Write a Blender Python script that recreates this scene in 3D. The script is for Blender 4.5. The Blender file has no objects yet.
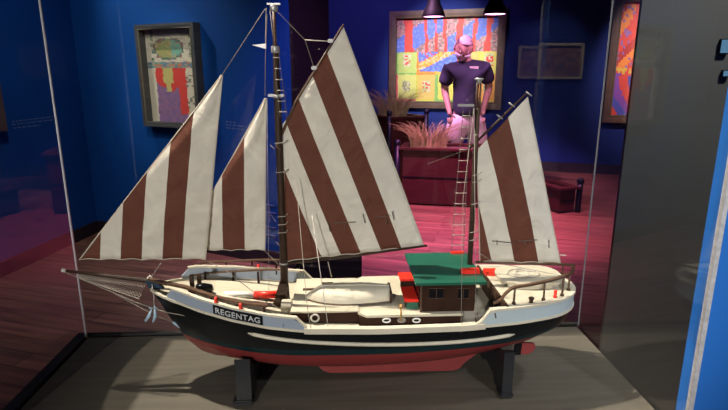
import bpy, bmesh, math, random
from mathutils import Vector, Matrix
random.seed(7)
PI = math.pi
sc = bpy.context.scene
COL = sc.collection
# ------------------------------------------------------------------ camera
F = 530.0; H = 1.33
TH = math.atan(530/2125)
CT, ST = math.cos(TH), math.sin(TH)
cd = bpy.data.cameras.new('camera'); cam = bpy.data.objects.new('camera', cd); COL.objects.link(cam)
cam.location = (0, 0, H); cam.rotation_euler = (PI/2-TH, 0, 0)
cd.sensor_width = 36; cd.lens = 36*F/728; cd.clip_start = .02; cd.clip_end = 100
sc.camera = cam
def ray(px, py):
    a = (px-364)/F; b = (205-py)/F
    return Vector((a, CT+b*ST, -ST+b*CT))
def hit(px, py, p, n):
    r = ray(px, py); o = Vector((0, 0, H)); p = Vector(p); n = Vector(n)
    return o + r*((p-o).dot(n)/r.dot(n))
def at(px, py, Y): return hit(px, py, (0, Y, 0), (0, 1, 0))
def atz(px, py, z): return hit(px, py, (0, 0, z), (0, 0, 1))
# display case frame
YAW = math.radians(2.75); ZC = .77
O = Vector((-.06, .905, ZC))
MX = Matrix.Translation(O) @ Matrix.Rotation(YAW, 4, 'Z'); MI = MX.inverted()
def L(px, py, t=0.0):                      # point of the lengthwise plane y=t, in ship coordinates
    p = MX @ Vector((0, t, 0)); n = MX.to_3x3() @ Vector((0, 1, 0))
    return MI @ hit(px, py, p, n)
def LZ(px, py, z):                         # point of the level z, in ship coordinates
    return MI @ atz(px, py, ZC+z)
# ------------------------------------------------------------------ materials
def nt(name):
    m = bpy.data.materials.new(name); m.use_nodes = True
    t = m.node_tree; b = t.nodes['Principled BSDF']
    return m, t, b
def lk(t, a, b): t.links.new(a, b)
def mat(name, col, rough=.6, metal=0, var=0, scale=40, bump=0, emis=None, estr=0, spec=.5, stretch=None):
    m, t, b = nt(name)
    c = (*col, 1)
    b.inputs['Base Color'].default_value = c
    b.inputs['Roughness'].default_value = rough; b.inputs['Metallic'].default_value = metal
    b.inputs['Specular IOR Level'].default_value = spec
    if emis:
        b.inputs['Emission Color'].default_value = (*emis, 1); b.inputs['Emission Strength'].default_value = estr
    if var or bump:
        tc = t.nodes.new('ShaderNodeTexCoord'); n = t.nodes.new('ShaderNodeTexNoise')
        mp = t.nodes.new('ShaderNodeMapping')
        if stretch: mp.inputs['Scale'].default_value = stretch
        lk(t, tc.outputs['Object'], mp.inputs['Vector']); lk(t, mp.outputs[0], n.inputs['Vector'])
        n.inputs['Scale'].default_value = scale; n.inputs['Detail'].default_value = 5
        if var:
            r = t.nodes.new('ShaderNodeValToRGB')
            r.color_ramp.elements[0].position = .3; r.color_ramp.elements[1].position = .7
            r.color_ramp.elements[0].color = tuple(max(0, x*(1-var)) for x in col)+(1,)
            r.color_ramp.elements[1].color = tuple(min(1, x*(1+var)) for x in col)+(1,)
            lk(t, n.outputs['Fac'], r.inputs['Fac']); lk(t, r.outputs['Color'], b.inputs['Base Color'])
        if bump:
            bp = t.nodes.new('ShaderNodeBump'); bp.inputs['Strength'].default_value = bump
            bp.inputs['Distance'].default_value = .002
            lk(t, n.outputs['Fac'], bp.inputs['Height']); lk(t, bp.outputs[0], b.inputs['Normal'])
    return m
def glass_mat(name, refl=1.0, tint=(1, 1, 1)):
    m = bpy.data.materials.new(name); m.use_nodes = True; t = m.node_tree; t.nodes.clear()
    out = t.nodes.new('ShaderNodeOutputMaterial'); mix = t.nodes.new('ShaderNodeMixShader')
    tr = t.nodes.new('ShaderNodeBsdfTransparent'); gl = t.nodes.new('ShaderNodeBsdfGlossy')
    tr.inputs['Color'].default_value = (*tint, 1); gl.inputs['Roughness'].default_value = .006
    g = t.nodes.new('ShaderNodeNewGeometry'); d = t.nodes.new('ShaderNodeVectorMath'); d.operation = 'DOT_PRODUCT'
    lk(t, g.outputs['Incoming'], d.inputs[0]); lk(t, g.outputs['Normal'], d.inputs[1])
    def M(op, a, b=None):
        n = t.nodes.new('ShaderNodeMath'); n.operation = op
        for i, v in enumerate((a, b)):
            if v is None: continue
            if isinstance(v, (int, float)): n.inputs[i].default_value = v
            else: lk(t, v, n.inputs[i])
        return n.outputs[0]
    a = M('ABSOLUTE', d.outputs['Value']); q = M('POWER', M('SUBTRACT', 1.0, a), 5.0)
    f = M('MULTIPLY', M('ADD', M('MULTIPLY', q, .96), .043), refl)
    lk(t, f, mix.inputs[0]); lk(t, tr.outputs[0], mix.inputs[1]); lk(t, gl.outputs[0], mix.inputs[2]); lk(t, mix.outputs[0], out.inputs[0])
    return m
def wood_floor():
    m, t, b = nt('floor planks')
    tc = t.nodes.new('ShaderNodeTexCoord'); mp = t.nodes.new('ShaderNodeMapping')
    mp.inputs['Rotation'].default_value = (0, 0, math.radians(16))
    br = t.nodes.new('ShaderNodeTexBrick'); br.inputs['Scale'].default_value = 1
    br.inputs['Brick Width'].default_value = 1.6; br.inputs['Row Height'].default_value = .12
    br.inputs['Mortar Size'].default_value = .003; br.inputs['Mortar Smooth'].default_value = .3
    br.inputs['Color1'].default_value = (.17, .075, .048, 1); br.inputs['Color2'].default_value = (.27, .125, .08, 1)
    br.inputs['Mortar'].default_value = (.035, .012, .01, 1); br.offset = .37
    lk(t, tc.outputs['Object'], mp.inputs[0]); lk(t, mp.outputs[0], br.inputs['Vector'])
    mp2 = t.nodes.new('ShaderNodeMapping'); mp2.inputs['Scale'].default_value = (1.5, 22, 1)
    n = t.nodes.new('ShaderNodeTexNoise'); n.inputs['Scale'].default_value = 1.3; n.inputs['Detail'].default_value = 7
    lk(t, mp.outputs[0], mp2.inputs[0]); lk(t, mp2.outputs[0], n.inputs['Vector'])
    r = t.nodes.new('ShaderNodeValToRGB'); r.color_ramp.elements[0].position = .3; r.color_ramp.elements[1].position = .72
    r.color_ramp.elements[0].color = (.45, .42, .4, 1); r.color_ramp.elements[1].color = (1.3, 1.25, 1.2, 1)
    lk(t, n.outputs['Fac'], r.inputs[0])
    mx = t.nodes.new('ShaderNodeMix'); mx.data_type = 'RGBA'; mx.blend_type = 'MULTIPLY'; mx.inputs[0].default_value = 1
    lk(t, br.outputs['Color'], mx.inputs[6]); lk(t, r.outputs[0], mx.inputs[7]); lk(t, mx.outputs[2], b.inputs['Base Color'])
    b.inputs['Roughness'].default_value = .42
    return m
def case_board():
    m, t, b = nt('case floor board')
    tc = t.nodes.new('ShaderNodeTexCoord'); mp = t.nodes.new('ShaderNodeMapping'); mp.inputs['Scale'].default_value = (2, 26, 4)
    n = t.nodes.new('ShaderNodeTexNoise'); n.inputs['Scale'].default_value = 3; n.inputs['Detail'].default_value = 8
    lk(t, tc.outputs['Object'], mp.inputs[0]); lk(t, mp.outputs[0], n.inputs['Vector'])
    r = t.nodes.new('ShaderNodeValToRGB'); r.color_ramp.elements[0].position = .35; r.color_ramp.elements[1].position = .68
    r.color_ramp.elements[0].color = (.088, .078, .060, 1); r.color_ramp.elements[1].color = (.118, .105, .080, 1)
    lk(t, n.outputs['Fac'], r.inputs[0]); lk(t, r.outputs[0], b.inputs['Base Color']); b.inputs['Roughness'].default_value = .6
    return m
def stripes(name, bounds, c0, first):
    """striped sailcloth: UV.x runs across the stripes in metres, bounds are the seams"""
    m, t, b = nt(name)
    uv = t.nodes.new('ShaderNodeUVMap'); uv.uv_map = 'UVMap'; sp = t.nodes.new('ShaderNodeSeparateXYZ'); lk(t, uv.outputs[0], sp.inputs[0])
    r = t.nodes.new('ShaderNodeValToRGB'); r.color_ramp.interpolation = 'CONSTANT'
    br = (.115, .038, .023, 1); wh = (.60, .57, .50, 1)
    e = r.color_ramp.elements; e[0].position = 0; e[0].color = br if first == 'b' else wh
    cur = first; k = 0
    for p in bounds:
        cur = 'w' if cur == 'b' else 'b'
        q = e[1] if k == 0 else e.new(p)
        q.position = p; q.color = br if cur == 'b' else wh; k += 1
    lk(t, sp.outputs[0], r.inputs[0])
    tc = t.nodes.new('ShaderNodeTexCoord')
    n = t.nodes.new('ShaderNodeTexNoise'); n.inputs['Scale'].default_value = 22; n.inputs['Detail'].default_value = 6; n.inputs['Distortion'].default_value = 1.2
    lk(t, tc.outputs['Object'], n.inputs['Vector'])
    rr = t.nodes.new('ShaderNodeValToRGB'); rr.color_ramp.elements[0].position = .3; rr.color_ramp.elements[1].position = .75
    rr.color_ramp.elements[0].color = (.86, .85, .85, 1); rr.color_ramp.elements[1].color = (1.08, 1.08, 1.06, 1); lk(t, n.outputs[0], rr.inputs[0])
    mx = t.nodes.new('ShaderNodeMix'); mx.data_type = 'RGBA'; mx.blend_type = 'MULTIPLY'; mx.inputs[0].default_value = 1
    lk(t, r.outputs[0], mx.inputs[6]); lk(t, rr.outputs[0], mx.inputs[7]); lk(t, mx.outputs[2], b.inputs['Base Color'])
    bp = t.nodes.new('ShaderNodeBump'); bp.inputs['Strength'].default_value = .9; bp.inputs['Distance'].default_value = .006
    lk(t, n.outputs[0], bp.inputs['Height']); lk(t, bp.outputs[0], b.inputs['Normal'])
    b.inputs['Roughness'].default_value = .75; b.inputs['Specular IOR Level'].default_value = .25
    return m
def hull_mat():
    m, t, b = nt('hull paint')
    tc = t.nodes.new('ShaderNodeTexCoord'); sp = t.nodes.new('ShaderNodeSeparateXYZ'); lk(t, tc.outputs['Object'], sp.inputs[0])
    r = t.nodes.new('ShaderNodeValToRGB'); r.color_ramp.interpolation = 'CONSTANT'
    e = r.color_ramp.elements
    e[0].position = 0; e[0].color = (.17, .026, .026, 1)
    e[1].position = .0945; e[1].color = (.005, .018, .022, 1)
    q = e.new(.108); q.color = (.006, .007, .008, 1)
    # the waterline climbs a little towards the stern
    mu = t.nodes.new('ShaderNodeMath'); mu.operation = 'POWER'; mu.use_clamp = True
    mp = t.nodes.new('ShaderNodeMapRange'); mp.inputs[1].default_value = .12; mp.inputs[2].default_value = .42; mp.inputs[3].default_value = 0; mp.inputs[4].default_value = .016
    lk(t, sp.outputs[0], mp.inputs[0])
    sb = t.nodes.new('ShaderNodeMath'); sb.operation = 'SUBTRACT'; lk(t, sp.outputs[2], sb.inputs[0]); lk(t, mp.outputs[0], sb.inputs[1])
    lk(t, sb.outputs[0], r.inputs[0]); lk(t, r.outputs[0], b.inputs['Base Color'])
    b.inputs['Roughness'].default_value = .32; b.inputs['Specular IOR Level'].default_value = .15
    return m
M = {}
M['floor'] = wood_floor()
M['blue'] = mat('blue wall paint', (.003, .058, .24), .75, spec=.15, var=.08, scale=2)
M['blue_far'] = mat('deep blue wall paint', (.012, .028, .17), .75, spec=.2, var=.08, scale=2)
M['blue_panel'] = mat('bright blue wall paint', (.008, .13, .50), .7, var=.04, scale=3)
M['grey_wall'] = mat('dark grey wall paint', (.075, .076, .068), .7, var=.1, scale=2)
M['black'] = mat('matt black', (.006, .006, .007), .8, spec=.1)
M['ceil'] = mat('dark ceiling', (.012, .012, .016), .9)
M['base_dark'] = mat('dark skirting', (.016, .009, .014), .6)
M['board'] = case_board()
M['plinth'] = mat('case plinth', (.012, .011, .010), .6, var=.2, scale=10)
M['glass'] = glass_mat('case glass', .82)
M['seam'] = mat('glass edge', (.62, .66, .72), .4, emis=None)
M['silver'] = mat('glass edge silver', (.42, .42, .44), .5, var=.18, scale=130)
M['hull'] = hull_mat()
M['red_keel'] = mat('red bottom paint', (.22, .035, .035), .4, var=.08, scale=30)
M['bulwark'] = mat('pale blue grey paint', (.26, .31, .38), .45)
M['bulwark_aft'] = mat('pale blue white paint', (.40, .48, .52), .45)
M['cream'] = mat('cream paint', (.54, .50, .40), .5, var=.06, scale=30)
M['deck'] = mat('cream deck', (.49, .45, .35), .6, var=.1, scale=18, stretch=(1, 14, 1))
M['white'] = mat('white paint', (.78, .78, .74), .45)
M['wood'] = mat('varnished brown wood', (.085, .045, .026), .45, var=.3, scale=60, stretch=(1, 6, 6))
M['mast'] = mat('mast wood', (.034, .020, .013), .5, spec=.2, var=.35, scale=50, stretch=(8, 8, 1))
M['brown'] = mat('dark brown timber', (.030, .014, .009), .6, spec=.1, var=.3, scale=40)
M['brown2'] = mat('brown bulkhead', (.050, .028, .017), .6, spec=.12, var=.3, scale=40)
M['red'] = mat('bright red paint', (.78, .03, .015), .4)
M['green'] = mat('dark green roof paint', (.012, .095, .06), .35, var=.12, scale=20)
M['rope'] = mat('tan rope', (.26, .235, .20), .8)
M['rope_d'] = mat('dark tarred rope', (.10, .08, .07), .8)
M['rope_w'] = mat('white rope', (.5, .47, .42), .8)
M['rung'] = mat('pale rung', (.42, .38, .33), .6)
M['metal'] = mat('light metal fitting', (.34, .34, .34), .35, metal=.3)
M['brass'] = mat('brass', (.55, .33, .12), .35, metal=.6)
M['tinblue'] = mat('pale blue metal', (.35, .5, .62), .4)
M['stand'] = mat('black stand paint', (.016, .018, .022), .35)
M['window'] = mat('dark window', (.008, .008, .01), .15)
M['frame_l'] = mat('grey wooden picture frame', (.06, .062, .058), .45, var=.25, scale=8, stretch=(1, 1, 5))
M['gilt'] = mat('dull gilt moulding', (.21, .17, .10), .4, metal=.3)
M['frame_c'] = mat('brown picture frame', (.10, .06, .04), .45, var=.25, scale=10)
M['planter'] = mat('red brown planter boards', (.045, .011, .009), .6, spec=.2, var=.25, scale=6, stretch=(1, 1, 8))
M['soil'] = mat('soil', (.12, .06, .05), .95, var=.3, scale=40, bump=.6)
M['grass'] = mat('dry straw grass', (.36, .30, .13), .8, var=.4, scale=60)
M['post'] = mat('dark post', (.005, .006, .016), .4, spec=.3)
M['shade'] = mat('black lamp shade', (.005, .004, .005), .6, spec=.2)
M['glow'] = mat('lit lamp face', (1, .8, .95), .5, emis=(1, .42, .85), estr=6)
M['skin'] = mat('skin', (.50, .26, .22), .6)
M['hair'] = mat('short grey hair', (.5, .36, .38), .8, var=.3, scale=120)
M['shirt'] = mat('dark navy shirt', (.026, .022, .055), .85, bump=.4, scale=14)
M['shorts'] = mat('light khaki shorts', (.75, .55, .62), .85, bump=.6, scale=16)
M['mask'] = mat('pale face mask', (.85, .82, .9), .8)
M['tag'] = mat('white name tag', (.85, .7, .7), .6)
M['shoe'] = mat('dark shoe', (.03, .03, .035), .6)
M['reflection'] = mat('lit screen', (.02, .05, .08), .3, emis=(.12, .26, .42), estr=.7)  # emission stands in for a glow mirrored in the side glass
M['ink'] = mat('white wall lettering', (.16, .22, .36), .8)
# ------------------------------------------------------------------ mesh helpers
def fin(name, bm, m, parent=None, smooth=False, M4=None):
    me = bpy.data.meshes.new(name)
    bmesh.ops.recalc_face_normals(bm, faces=bm.faces[:])
    bm.to_mesh(me); bm.free()
    if smooth:
        for p in me.polygons: p.use_smooth = True
    for mm in (m if isinstance(m, (list, tuple)) else [m]): me.materials.append(mm)
    o = bpy.data.objects.new(name, me); COL.objects.link(o)
    if parent: o.parent = parent
    if M4: o.matrix_local = M4
    return o
def tag(o, label=None, cat=None, group=None, kind=None):
    if label: o['label'] = label
    if cat: o['category'] = cat
    if group: o['group'] = group
    if kind: o['kind'] = kind
    return o
def empty(name, loc, rz=0):
    o = bpy.data.objects.new(name, None); COL.objects.link(o); o.empty_display_size = .05
    o.location = loc; o.rotation_euler = (0, 0, rz); return o
def box(bm, a, b, mi=0, bev=0):
    x0, y0, z0 = a; x1, y1, z1 = b
    v = [bm.verts.new(p) for p in ((x0,y0,z0),(x1,y0,z0),(x1,y1,z0),(x0,y1,z0),(x0,y0,z1),(x1,y0,z1),(x1,y1,z1),(x0,y1,z1))]
    fs = []
    for q in ((0,3,2,1),(4,5,6,7),(0,1,5,4),(1,2,6,5),(2,3,7,6),(3,0,4,7)):
        f = bm.faces.new([v[i] for i in q]); f.material_index = mi; fs.append(f)
    if bev:
        es = list({e for f in fs for e in f.edges})
        bmesh.ops.bevel(bm, geom=es, offset=bev, segments=2, affect='EDGES')
    return bm
def prism(bm, top, bot, mi=0):
    """loft between two equal-length rings with caps"""
    a = [bm.verts.new(p) for p in top]; b = [bm.verts.new(p) for p in bot]
    n = len(a)
    bm.faces.new(a).material_index = mi; bm.faces.new(b[::-1]).material_index = mi
    for i in range(n):
        bm.faces.new((a[i], b[i], b[(i+1) % n], a[(i+1) % n])).material_index = mi
def tube(bm, pts, r, seg=8, mi=0, caps=True, closed=False):
    pts = [Vector(p) for p in pts]; n = len(pts)
    rs = r if isinstance(r, (list, tuple)) else [r]*n
    rings = []; up = None
    for i, p in enumerate(pts):
        if closed: d = pts[(i+1) % n]-pts[i-1]
        else: d = pts[min(i+1, n-1)]-pts[max(i-1, 0)]
        d.normalize()
        if up is None:
            up = Vector((0, 0, 1)) if abs(d.z) < .9 else Vector((1, 0, 0))
        x = d.cross(up).normalized(); up = x.cross(d).normalized()
        rings.append([bm.verts.new(p+(x*math.cos(2*PI*k/seg)+up*math.sin(2*PI*k/seg))*rs[i]) for k in range(seg)])
    for i in range(n if closed else n-1):
        A, B = rings[i], rings[(i+1) % n]
        for k in range(seg):
            bm.faces.new((A[k], A[(k+1) % seg], B[(k+1) % seg], B[k])).material_index = mi
    if caps and not closed:
        bm.faces.new(rings[0][::-1]).material_index = mi; bm.faces.new(rings[-1]).material_index = mi
    return bm
def T(pts, r, seg=8, **k): return tube(bmesh.new(), pts, r, seg, **k)
def lathe(bm, prof, c=(0, 0, 0), seg=20, mi=0):
    rings = []
    for r, z in prof:
        rings.append([bm.verts.new((c[0]+r*math.cos(2*PI*k/seg), c[1]+r*math.sin(2*PI*k/seg), c[2]+z)) for k in range(seg)])
    for A, B in zip(rings, rings[1:]):
        for k in range(seg): bm.faces.new((A[k], A[(k+1) % seg], B[(k+1) % seg], B[k])).material_index = mi
    if prof[0][0] > 1e-6: bm.faces.new(rings[0][::-1]).material_index = mi
    if prof[-1][0] > 1e-6: bm.faces.new(rings[-1]).material_index = mi
    bmesh.ops.remove_doubles(bm, verts=bm.verts[:], dist=1e-6)
    return bm
def sag(a, b, s, n=12):
    a, b = Vector(a), Vector(b)
    return [a.lerp(b, i/n)-Vector((0, 0, s*4*(i/n)*(1-i/n))) for i in range(n+1)]
def lerp_tab(tab, x):
    if x <= tab[0][0]: return tab[0][1]
    for (a, p), (b, q) in zip(tab, tab[1:]):
        if x <= b:
            t = (x-a)/(b-a); t2 = t*t*(3-2*t)*.35+t*.65
            return p+(q-p)*t2
    return tab[-1][1]
# ================================================================== SETTING
def struct(o): o['kind'] = 'structure'; return o
bm = bmesh.new(); box(bm, (-5, -6, -.05), (6, 10, 0)); struct(fin('floor', bm, M['floor']))
bm = bmesh.new(); box(bm, (-5, -6, 3.2), (6, 10, 3.25)); struct(fin('ceiling', bm, M['ceil']))
def wall(name, a, b, m, z0=0, z1=3.2, th=.1, side=1):
    a, b = Vector((*a, 0)), Vector((*b, 0)); d = (b-a).normalized(); n = Vector((-d.y, d.x, 0))*side*th
    bm = bmesh.new()
    bot = [a, b, b+n, a+n]
    prism(bm, [p+Vector((0, 0, z1)) for p in bot], [p+Vector((0, 0, z0)) for p in bot])
    return struct(fin(name, bm, m))
CA = Vector((-2.298, 4.397))                       # inner corner of the left walls
dirA = Vector((.13, .95)).normalized()
A0 = CA-dirA*9.2
EB = Vector((-.47, 3.50)); dirB = (EB-CA).normalized(); nB = Vector((-dirB.y, dirB.x))
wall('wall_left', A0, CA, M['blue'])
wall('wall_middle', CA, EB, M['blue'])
# thick black end of the left partition
k = .50
bm = bmesh.new(); e1 = EB; e2 = EB+nB*k
q = [Vector((*p, 0)) for p in (e1+dirB*.002, e2+dirB*.002, e2-dirB*.12, e1-dirB*.12+nB*.102)]
prism(bm, [p+Vector((0, 0, 3.2)) for p in q], q); struct(fin('trim_1', bm, M['black']))
dirC = Vector((1, -.32)).normalized()
C0 = Vector((-2.5, 8.12+.8)); C1 = Vector((5.2, 8.12-.32*5.2))
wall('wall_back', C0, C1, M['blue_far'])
# skirtings
def skirt(name, a, b, h, th, side=-1):
    return wall(name, a, b, M['base_dark'], 0, h, th, side)
skirt('baseboard_left', A0, CA-dirA*.02, .10, .02)
skirt('baseboard_middle', CA+dirB*.02, EB, .10, .02)
skirt('baseboard_back', C0, C1, .13, .03)
wall('wall_rear', (6, -5), (-5, -5), M['blue_far'])
wall('wall_side', (5.2, 6.5), (5.2, -4.98), M['blue_far'])
# grey partition behind the right-hand glass
gx = .938
wall('wall_right', (gx, 1.9), (2.9, 1.7), M['grey_wall'], side=1, th=.02)
# bright blue wall the case is let into
cr = MX @ Vector((.5595+.0065, -.2015, 0)); crd = Vector((math.cos(YAW), math.sin(YAW)))
bw = Vector((cr.x, cr.y))
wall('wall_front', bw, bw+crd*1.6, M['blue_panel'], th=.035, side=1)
# ================================================================== DISPLAY CASE
case = empty('display_case', (O.x, O.y, 0), YAW)
tag(case, 'glass display case on a black plinth around the model sailing ship', 'display case')
X0, X1, Y0, Y1 = -.5405, .5595, -.2015, .1785
bm = bmesh.new(); box(bm, (X0-.02, Y0-.02, 0), (X1+.004, Y1+.02, ZC-.014), bev=.003); fin('plinth', bm, M['plinth'], case)
bm = bmesh.new(); box(bm, (X0+.006, Y0+.006, ZC-.0135), (X1-.006, Y1-.006, ZC-.0002), bev=.001); fin('base_board', bm, M['board'], case)
bm = bmesh.new()
for a, b in (((X0-.022, Y0-.02, ZC-.014), (X0-.001, Y1+.012, ZC+.002)), ((X0-.001, Y1+.003, ZC-.014), (X1, Y1+.012, ZC+.002))):
    box(bm, a, b)
fin('edge_trim', bm, M['plinth'], case)
GT = 1.80-ZC
def pane(a, b):
    bm = bmesh.new(); box(bm, a, b); o = fin('glass_pane', bm, M['glass'], case); return o
g = .003
pane((X0, Y0, ZC), (X0+g, Y1, 1.8)); pane((X1-g, Y0, ZC), (X1, Y1, 1.8))
pane((X0+g, Y1-g, ZC), (X1-g, Y1, 1.8)); pane((X0+g, Y0, ZC), (X1-g, Y0+g, 1.8))
def seam(x, y, w, m, lab=None):
    bm = bmesh.new(); box(bm, (x-w/2, y-w/2, ZC), (x+w/2, y+w/2, 1.8)); return fin('corner_seam', bm, m, case)
seam(X0, Y1, .0035, M['seam']); seam(X1, Y1, .0024, mat('dull glass edge', (.2, .2, .22), .5)); seam(X0, Y0, .004, M['seam'])
bm = bmesh.new(); box(bm, (X1-.0005, Y0-.004, ZC), (X1+.0065, Y0+.004, 1.8)); fin('corner_seam', bm, M['silver'], case)['label'] = 'wide silvery glass edge'
bm = bmesh.new(); box(bm, (X0+.0005, Y1-.009, ZC), (X0+.0065, Y1-.003, ZC+.006), bev=.001); fin('corner_clip', bm, M['gilt'], case)
# ================================================================== THE SHIP
ship = empty('ship_model', O, YAW)
tag(ship, 'wooden model of a two masted sailing ship with brown and white striped sails', 'model ship')
SB = L(150, 288).x; SS = L(569, 300).x; LEN = SS-SB
W = .105
def uu(px, t=0): return (L(px, 310, t).x-SB)/LEN
def hw(u):
    u = min(max(u, 0), 1)
    a = (1-(1-u/.36)**2)**.72 if u < .36 else 1
    q = max(0, (u-.6)/.4); b = max(0, 1-q**3.8)**.52
    return W*a*b
SH = [(0, .187), (.09, .180), (.156, .1705), (.227, .161), (.30, .1525), (.376, .1465), (.526, .1436), (.7, .1456), (.79, .149), (.88, .151), (1, .149)]
def sheer(u): return lerp_tab(SH, u)
ZK = .045
S0 = [(0, 0), (.32, .023), (.68, .051), (.9, .080), (.98, .107), (1, .14)]
S1 = [(0, 0), (.28, -.010), (.52, -.050), (.66, -.09), (.8, -.12), (1, -.17)]
US = [0, .004, .012, .025, .045]+[.07+.9*i/44 for i in range(45)]
US = [u for u in US if u < .93]+[.93, .945, .958, .969, .978, .985, .991, .995, .998, 1.0]
def hullpt(u, v, side, off=0):
    """v 0 at the sheer, 1 at the keel"""
    zs = sheer(u); e = 2.7-1.15*abs(2*min(max(u, 0), 1)-1.0)**1.5
    a = v*PI/2
    y = (hw(u)+off)*max(0, math.cos(a))**(2/e); dz = math.sin(a)**(2/e)
    z = zs-(zs-ZK)*dz
    s = SB+lerp_tab(S0, dz)+u*(LEN+lerp_tab(S1, dz)-lerp_tab(S0, dz))
    if off and u < .02: s -= off
    if off and u > .985: s += off
    return Vector((s, y*side, z))
def sheet(bm, rows, mi=0, cyc=False):
    V = [[bm.verts.new(p) for p in r] for r in rows]
    for A, B in zip(V, V[1:]):
        for k in range(len(A)-1):
            try: bm.faces.new((A[k], A[k+1], B[k+1], B[k])).material_index = mi
            except ValueError: pass
    return V
NV = 18
bm = bmesh.new()
rows = []
for u in US:
    r = [hullpt(u, i/NV, -1) for i in range(NV+1)]
    r += [hullpt(u, i/NV, 1) for i in range(NV-1, -1, -1)]
    rows.append(r)
sheet(bm, rows)
bmesh.ops.remove_doubles(bm, verts=bm.verts[:], dist=1e-6)
hull = fin('hull', bm, M['hull'], ship, True)
# rails that follow the hull: cap, rub rail, strake
def follow(u0, u1, n, fz, fo, side):
    return [Vector((SB+u*LEN, (hw(u)+fo)*side, fz(u))) for u in [u0+(u1-u0)*i/n for i in range(n+1)]]
def us_between(a, b):
    return [a]+[u for u in US if a < u < b]+[b]
def ribbon(bm, path, w, h, mi=0):
    """rectangular bar swept along a path, width outwards, height up"""
    rows = []
    n = len(path)
    for i, p in enumerate(path):
        d = path[min(i+1, n-1)]-path[max(i-1, 0)]; d.z = 0; d.normalize(); o = Vector((-d.y, d.x, 0))
        rows.append([p+o*w/2+Vector((0, 0, -h/2)), p+o*w/2+Vector((0, 0, h/2)), p-o*w/2+Vector((0, 0, h/2)), p-o*w/2+Vector((0, 0, -h/2)), p+o*w/2+Vector((0, 0, -h/2))])
    V = sheet(bm, rows, mi)
    for r in (rows[0], rows[-1]): bm.faces.new([bm.verts.new(p) for p in r[:4]]).material_index = mi
    bmesh.ops.remove_doubles(bm, verts=bm.verts[:], dist=1e-6)
def edge_path(a, b, dz, off, side):
    return [Vector((SB+u*LEN+(off if u > .985 else 0), (hw(u)+off)*side, sheer(u)+dz)) for u in us_between(a, b)]
UF0, UF1, UA0 = .058, .375, .745
# full rub rail along the sheer, round the stern
bm = bmesh.new()
pth = edge_path(.008, 1, 0, .0008, -1)+edge_path(.008, 1, 0, .0008, 1)[::-1][1:]
ribbon(bm, pth, .004, .0042); fin('sheer_rail', bm, M['cream'], ship)
for sd in (-1, 1):
    bm = bmesh.new(); ribbon(bm, edge_path(UF1-.01, UA0+.01, .0015, 0, sd), .011, .010); fin('midship_rail', bm, M['cream'], ship)
def bulwark(path_in, h, m, name):
    bm = bmesh.new()
    rows = []; n = len(path_in)
    for i, p in enumerate(path_in):
        d = path_in[min(i+1, n-1)]-path_in[max(i-1, 0)]; d.z = 0; d.normalize(); o = Vector((-d.y, d.x, 0))*.0015
        hh = h(i/(n-1))
        rows.append([p-o, p+o, p+o+Vector((0, 0, hh)), p-o+Vector((0, 0, hh)), p-o])
    sheet(bm, rows)
    for r in (rows[0], rows[-1]): bm.faces.new([bm.verts.new(q) for q in r[:4]])
    bmesh.ops.remove_doubles(bm, verts=bm.verts[:], dist=1e-6)
    return fin(name, bm, m, ship)
BF = .0215
for sd in (-1, 1):
    p = edge_path(UF0, UF1, 0, 0, sd)
    bulwark(p, lambda q: BF*min(1, .35+q*8, max(.02, (1-q)*11)), M['bulwark'], 'bow_bulwark')
    bm = bmesh.new(); pp = [v+Vector((0, 0, BF+.001)) for v in edge_path(UF0+.014, UF1-.026, 0, 0, sd)]
    e = edge_path(UF1-.002, UF1, 0, 0, sd)
    ribbon(bm, pp+[e[0]+Vector((0, 0, .004))], .007, .0035); fin('bow_cap_rail', bm, M['cream'], ship)
BA = .028
p = edge_path(UA0, 1, 0, 0, -1)+edge_path(UA0, 1, 0, 0, 1)[::-1][1:]
bulwark(p, lambda q: BA*min(1, .35+q*22, .35+(1-q)*22), M['bulwark_aft'], 'stern_bulwark')
bm = bmesh.new(); ribbon(bm, [v+Vector((0, 0, BA)) for v in edge_path(UA0+.02, 1, 0, -.001, -1)+edge_path(UA0+.02, 1, 0, -.001, 1)[::-1][1:]], .009, .004)
fin('stern_cap_rail', bm, M['cream'], ship)
for sd in (-1, 1):     # curved ends joining the low and high rail
    a = Vector((SB+UA0*LEN-.012, sd*hw(UA0), sheer(UA0)+.003)); pts = [a+Vector((x, 0, z)) for x, z in ((0, 0), (.008, .002), (.015, .008), (.021, .017), (.026, .0240), (.034, .0252))]
    bm = bmesh.new(); ribbon(bm, pts, .007, .004); fin('rail_sweep', bm, M['cream'], ship)
# strake lower on the side: find v where z matches
def side_at(u, z, off, side):
    lo, hi = 0.0, 1.0
    for _ in range(30):
        m_ = (lo+hi)/2
        if hullpt(u, m_, 1).z > z: lo = m_
        else: hi = m_
    return hullpt(u, lo, side, off)
for sd in (-1, 1):
    bm = bmesh.new()
    ua, ub = uu(240, -.1085), uu(521, -.1085)
    zz = [L(240, 337, -.1085).z, L(380, 345.5, -.108).z, L(521, 333, -.094).z]
    def zst(q): return zz[0]*2*(q-.5)*(q-1)-4*zz[1]*q*(q-1)+2*zz[2]*q*(q-.5)
    pts = [side_at(ua+(ub-ua)*i/40, zst(i/40), .0015, sd) for i in range(41)]
    tube(bm, pts, [.001]+[.0034]*39+[.001], 8); fin('side_strake', bm, M['cream'], ship, True)
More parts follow.
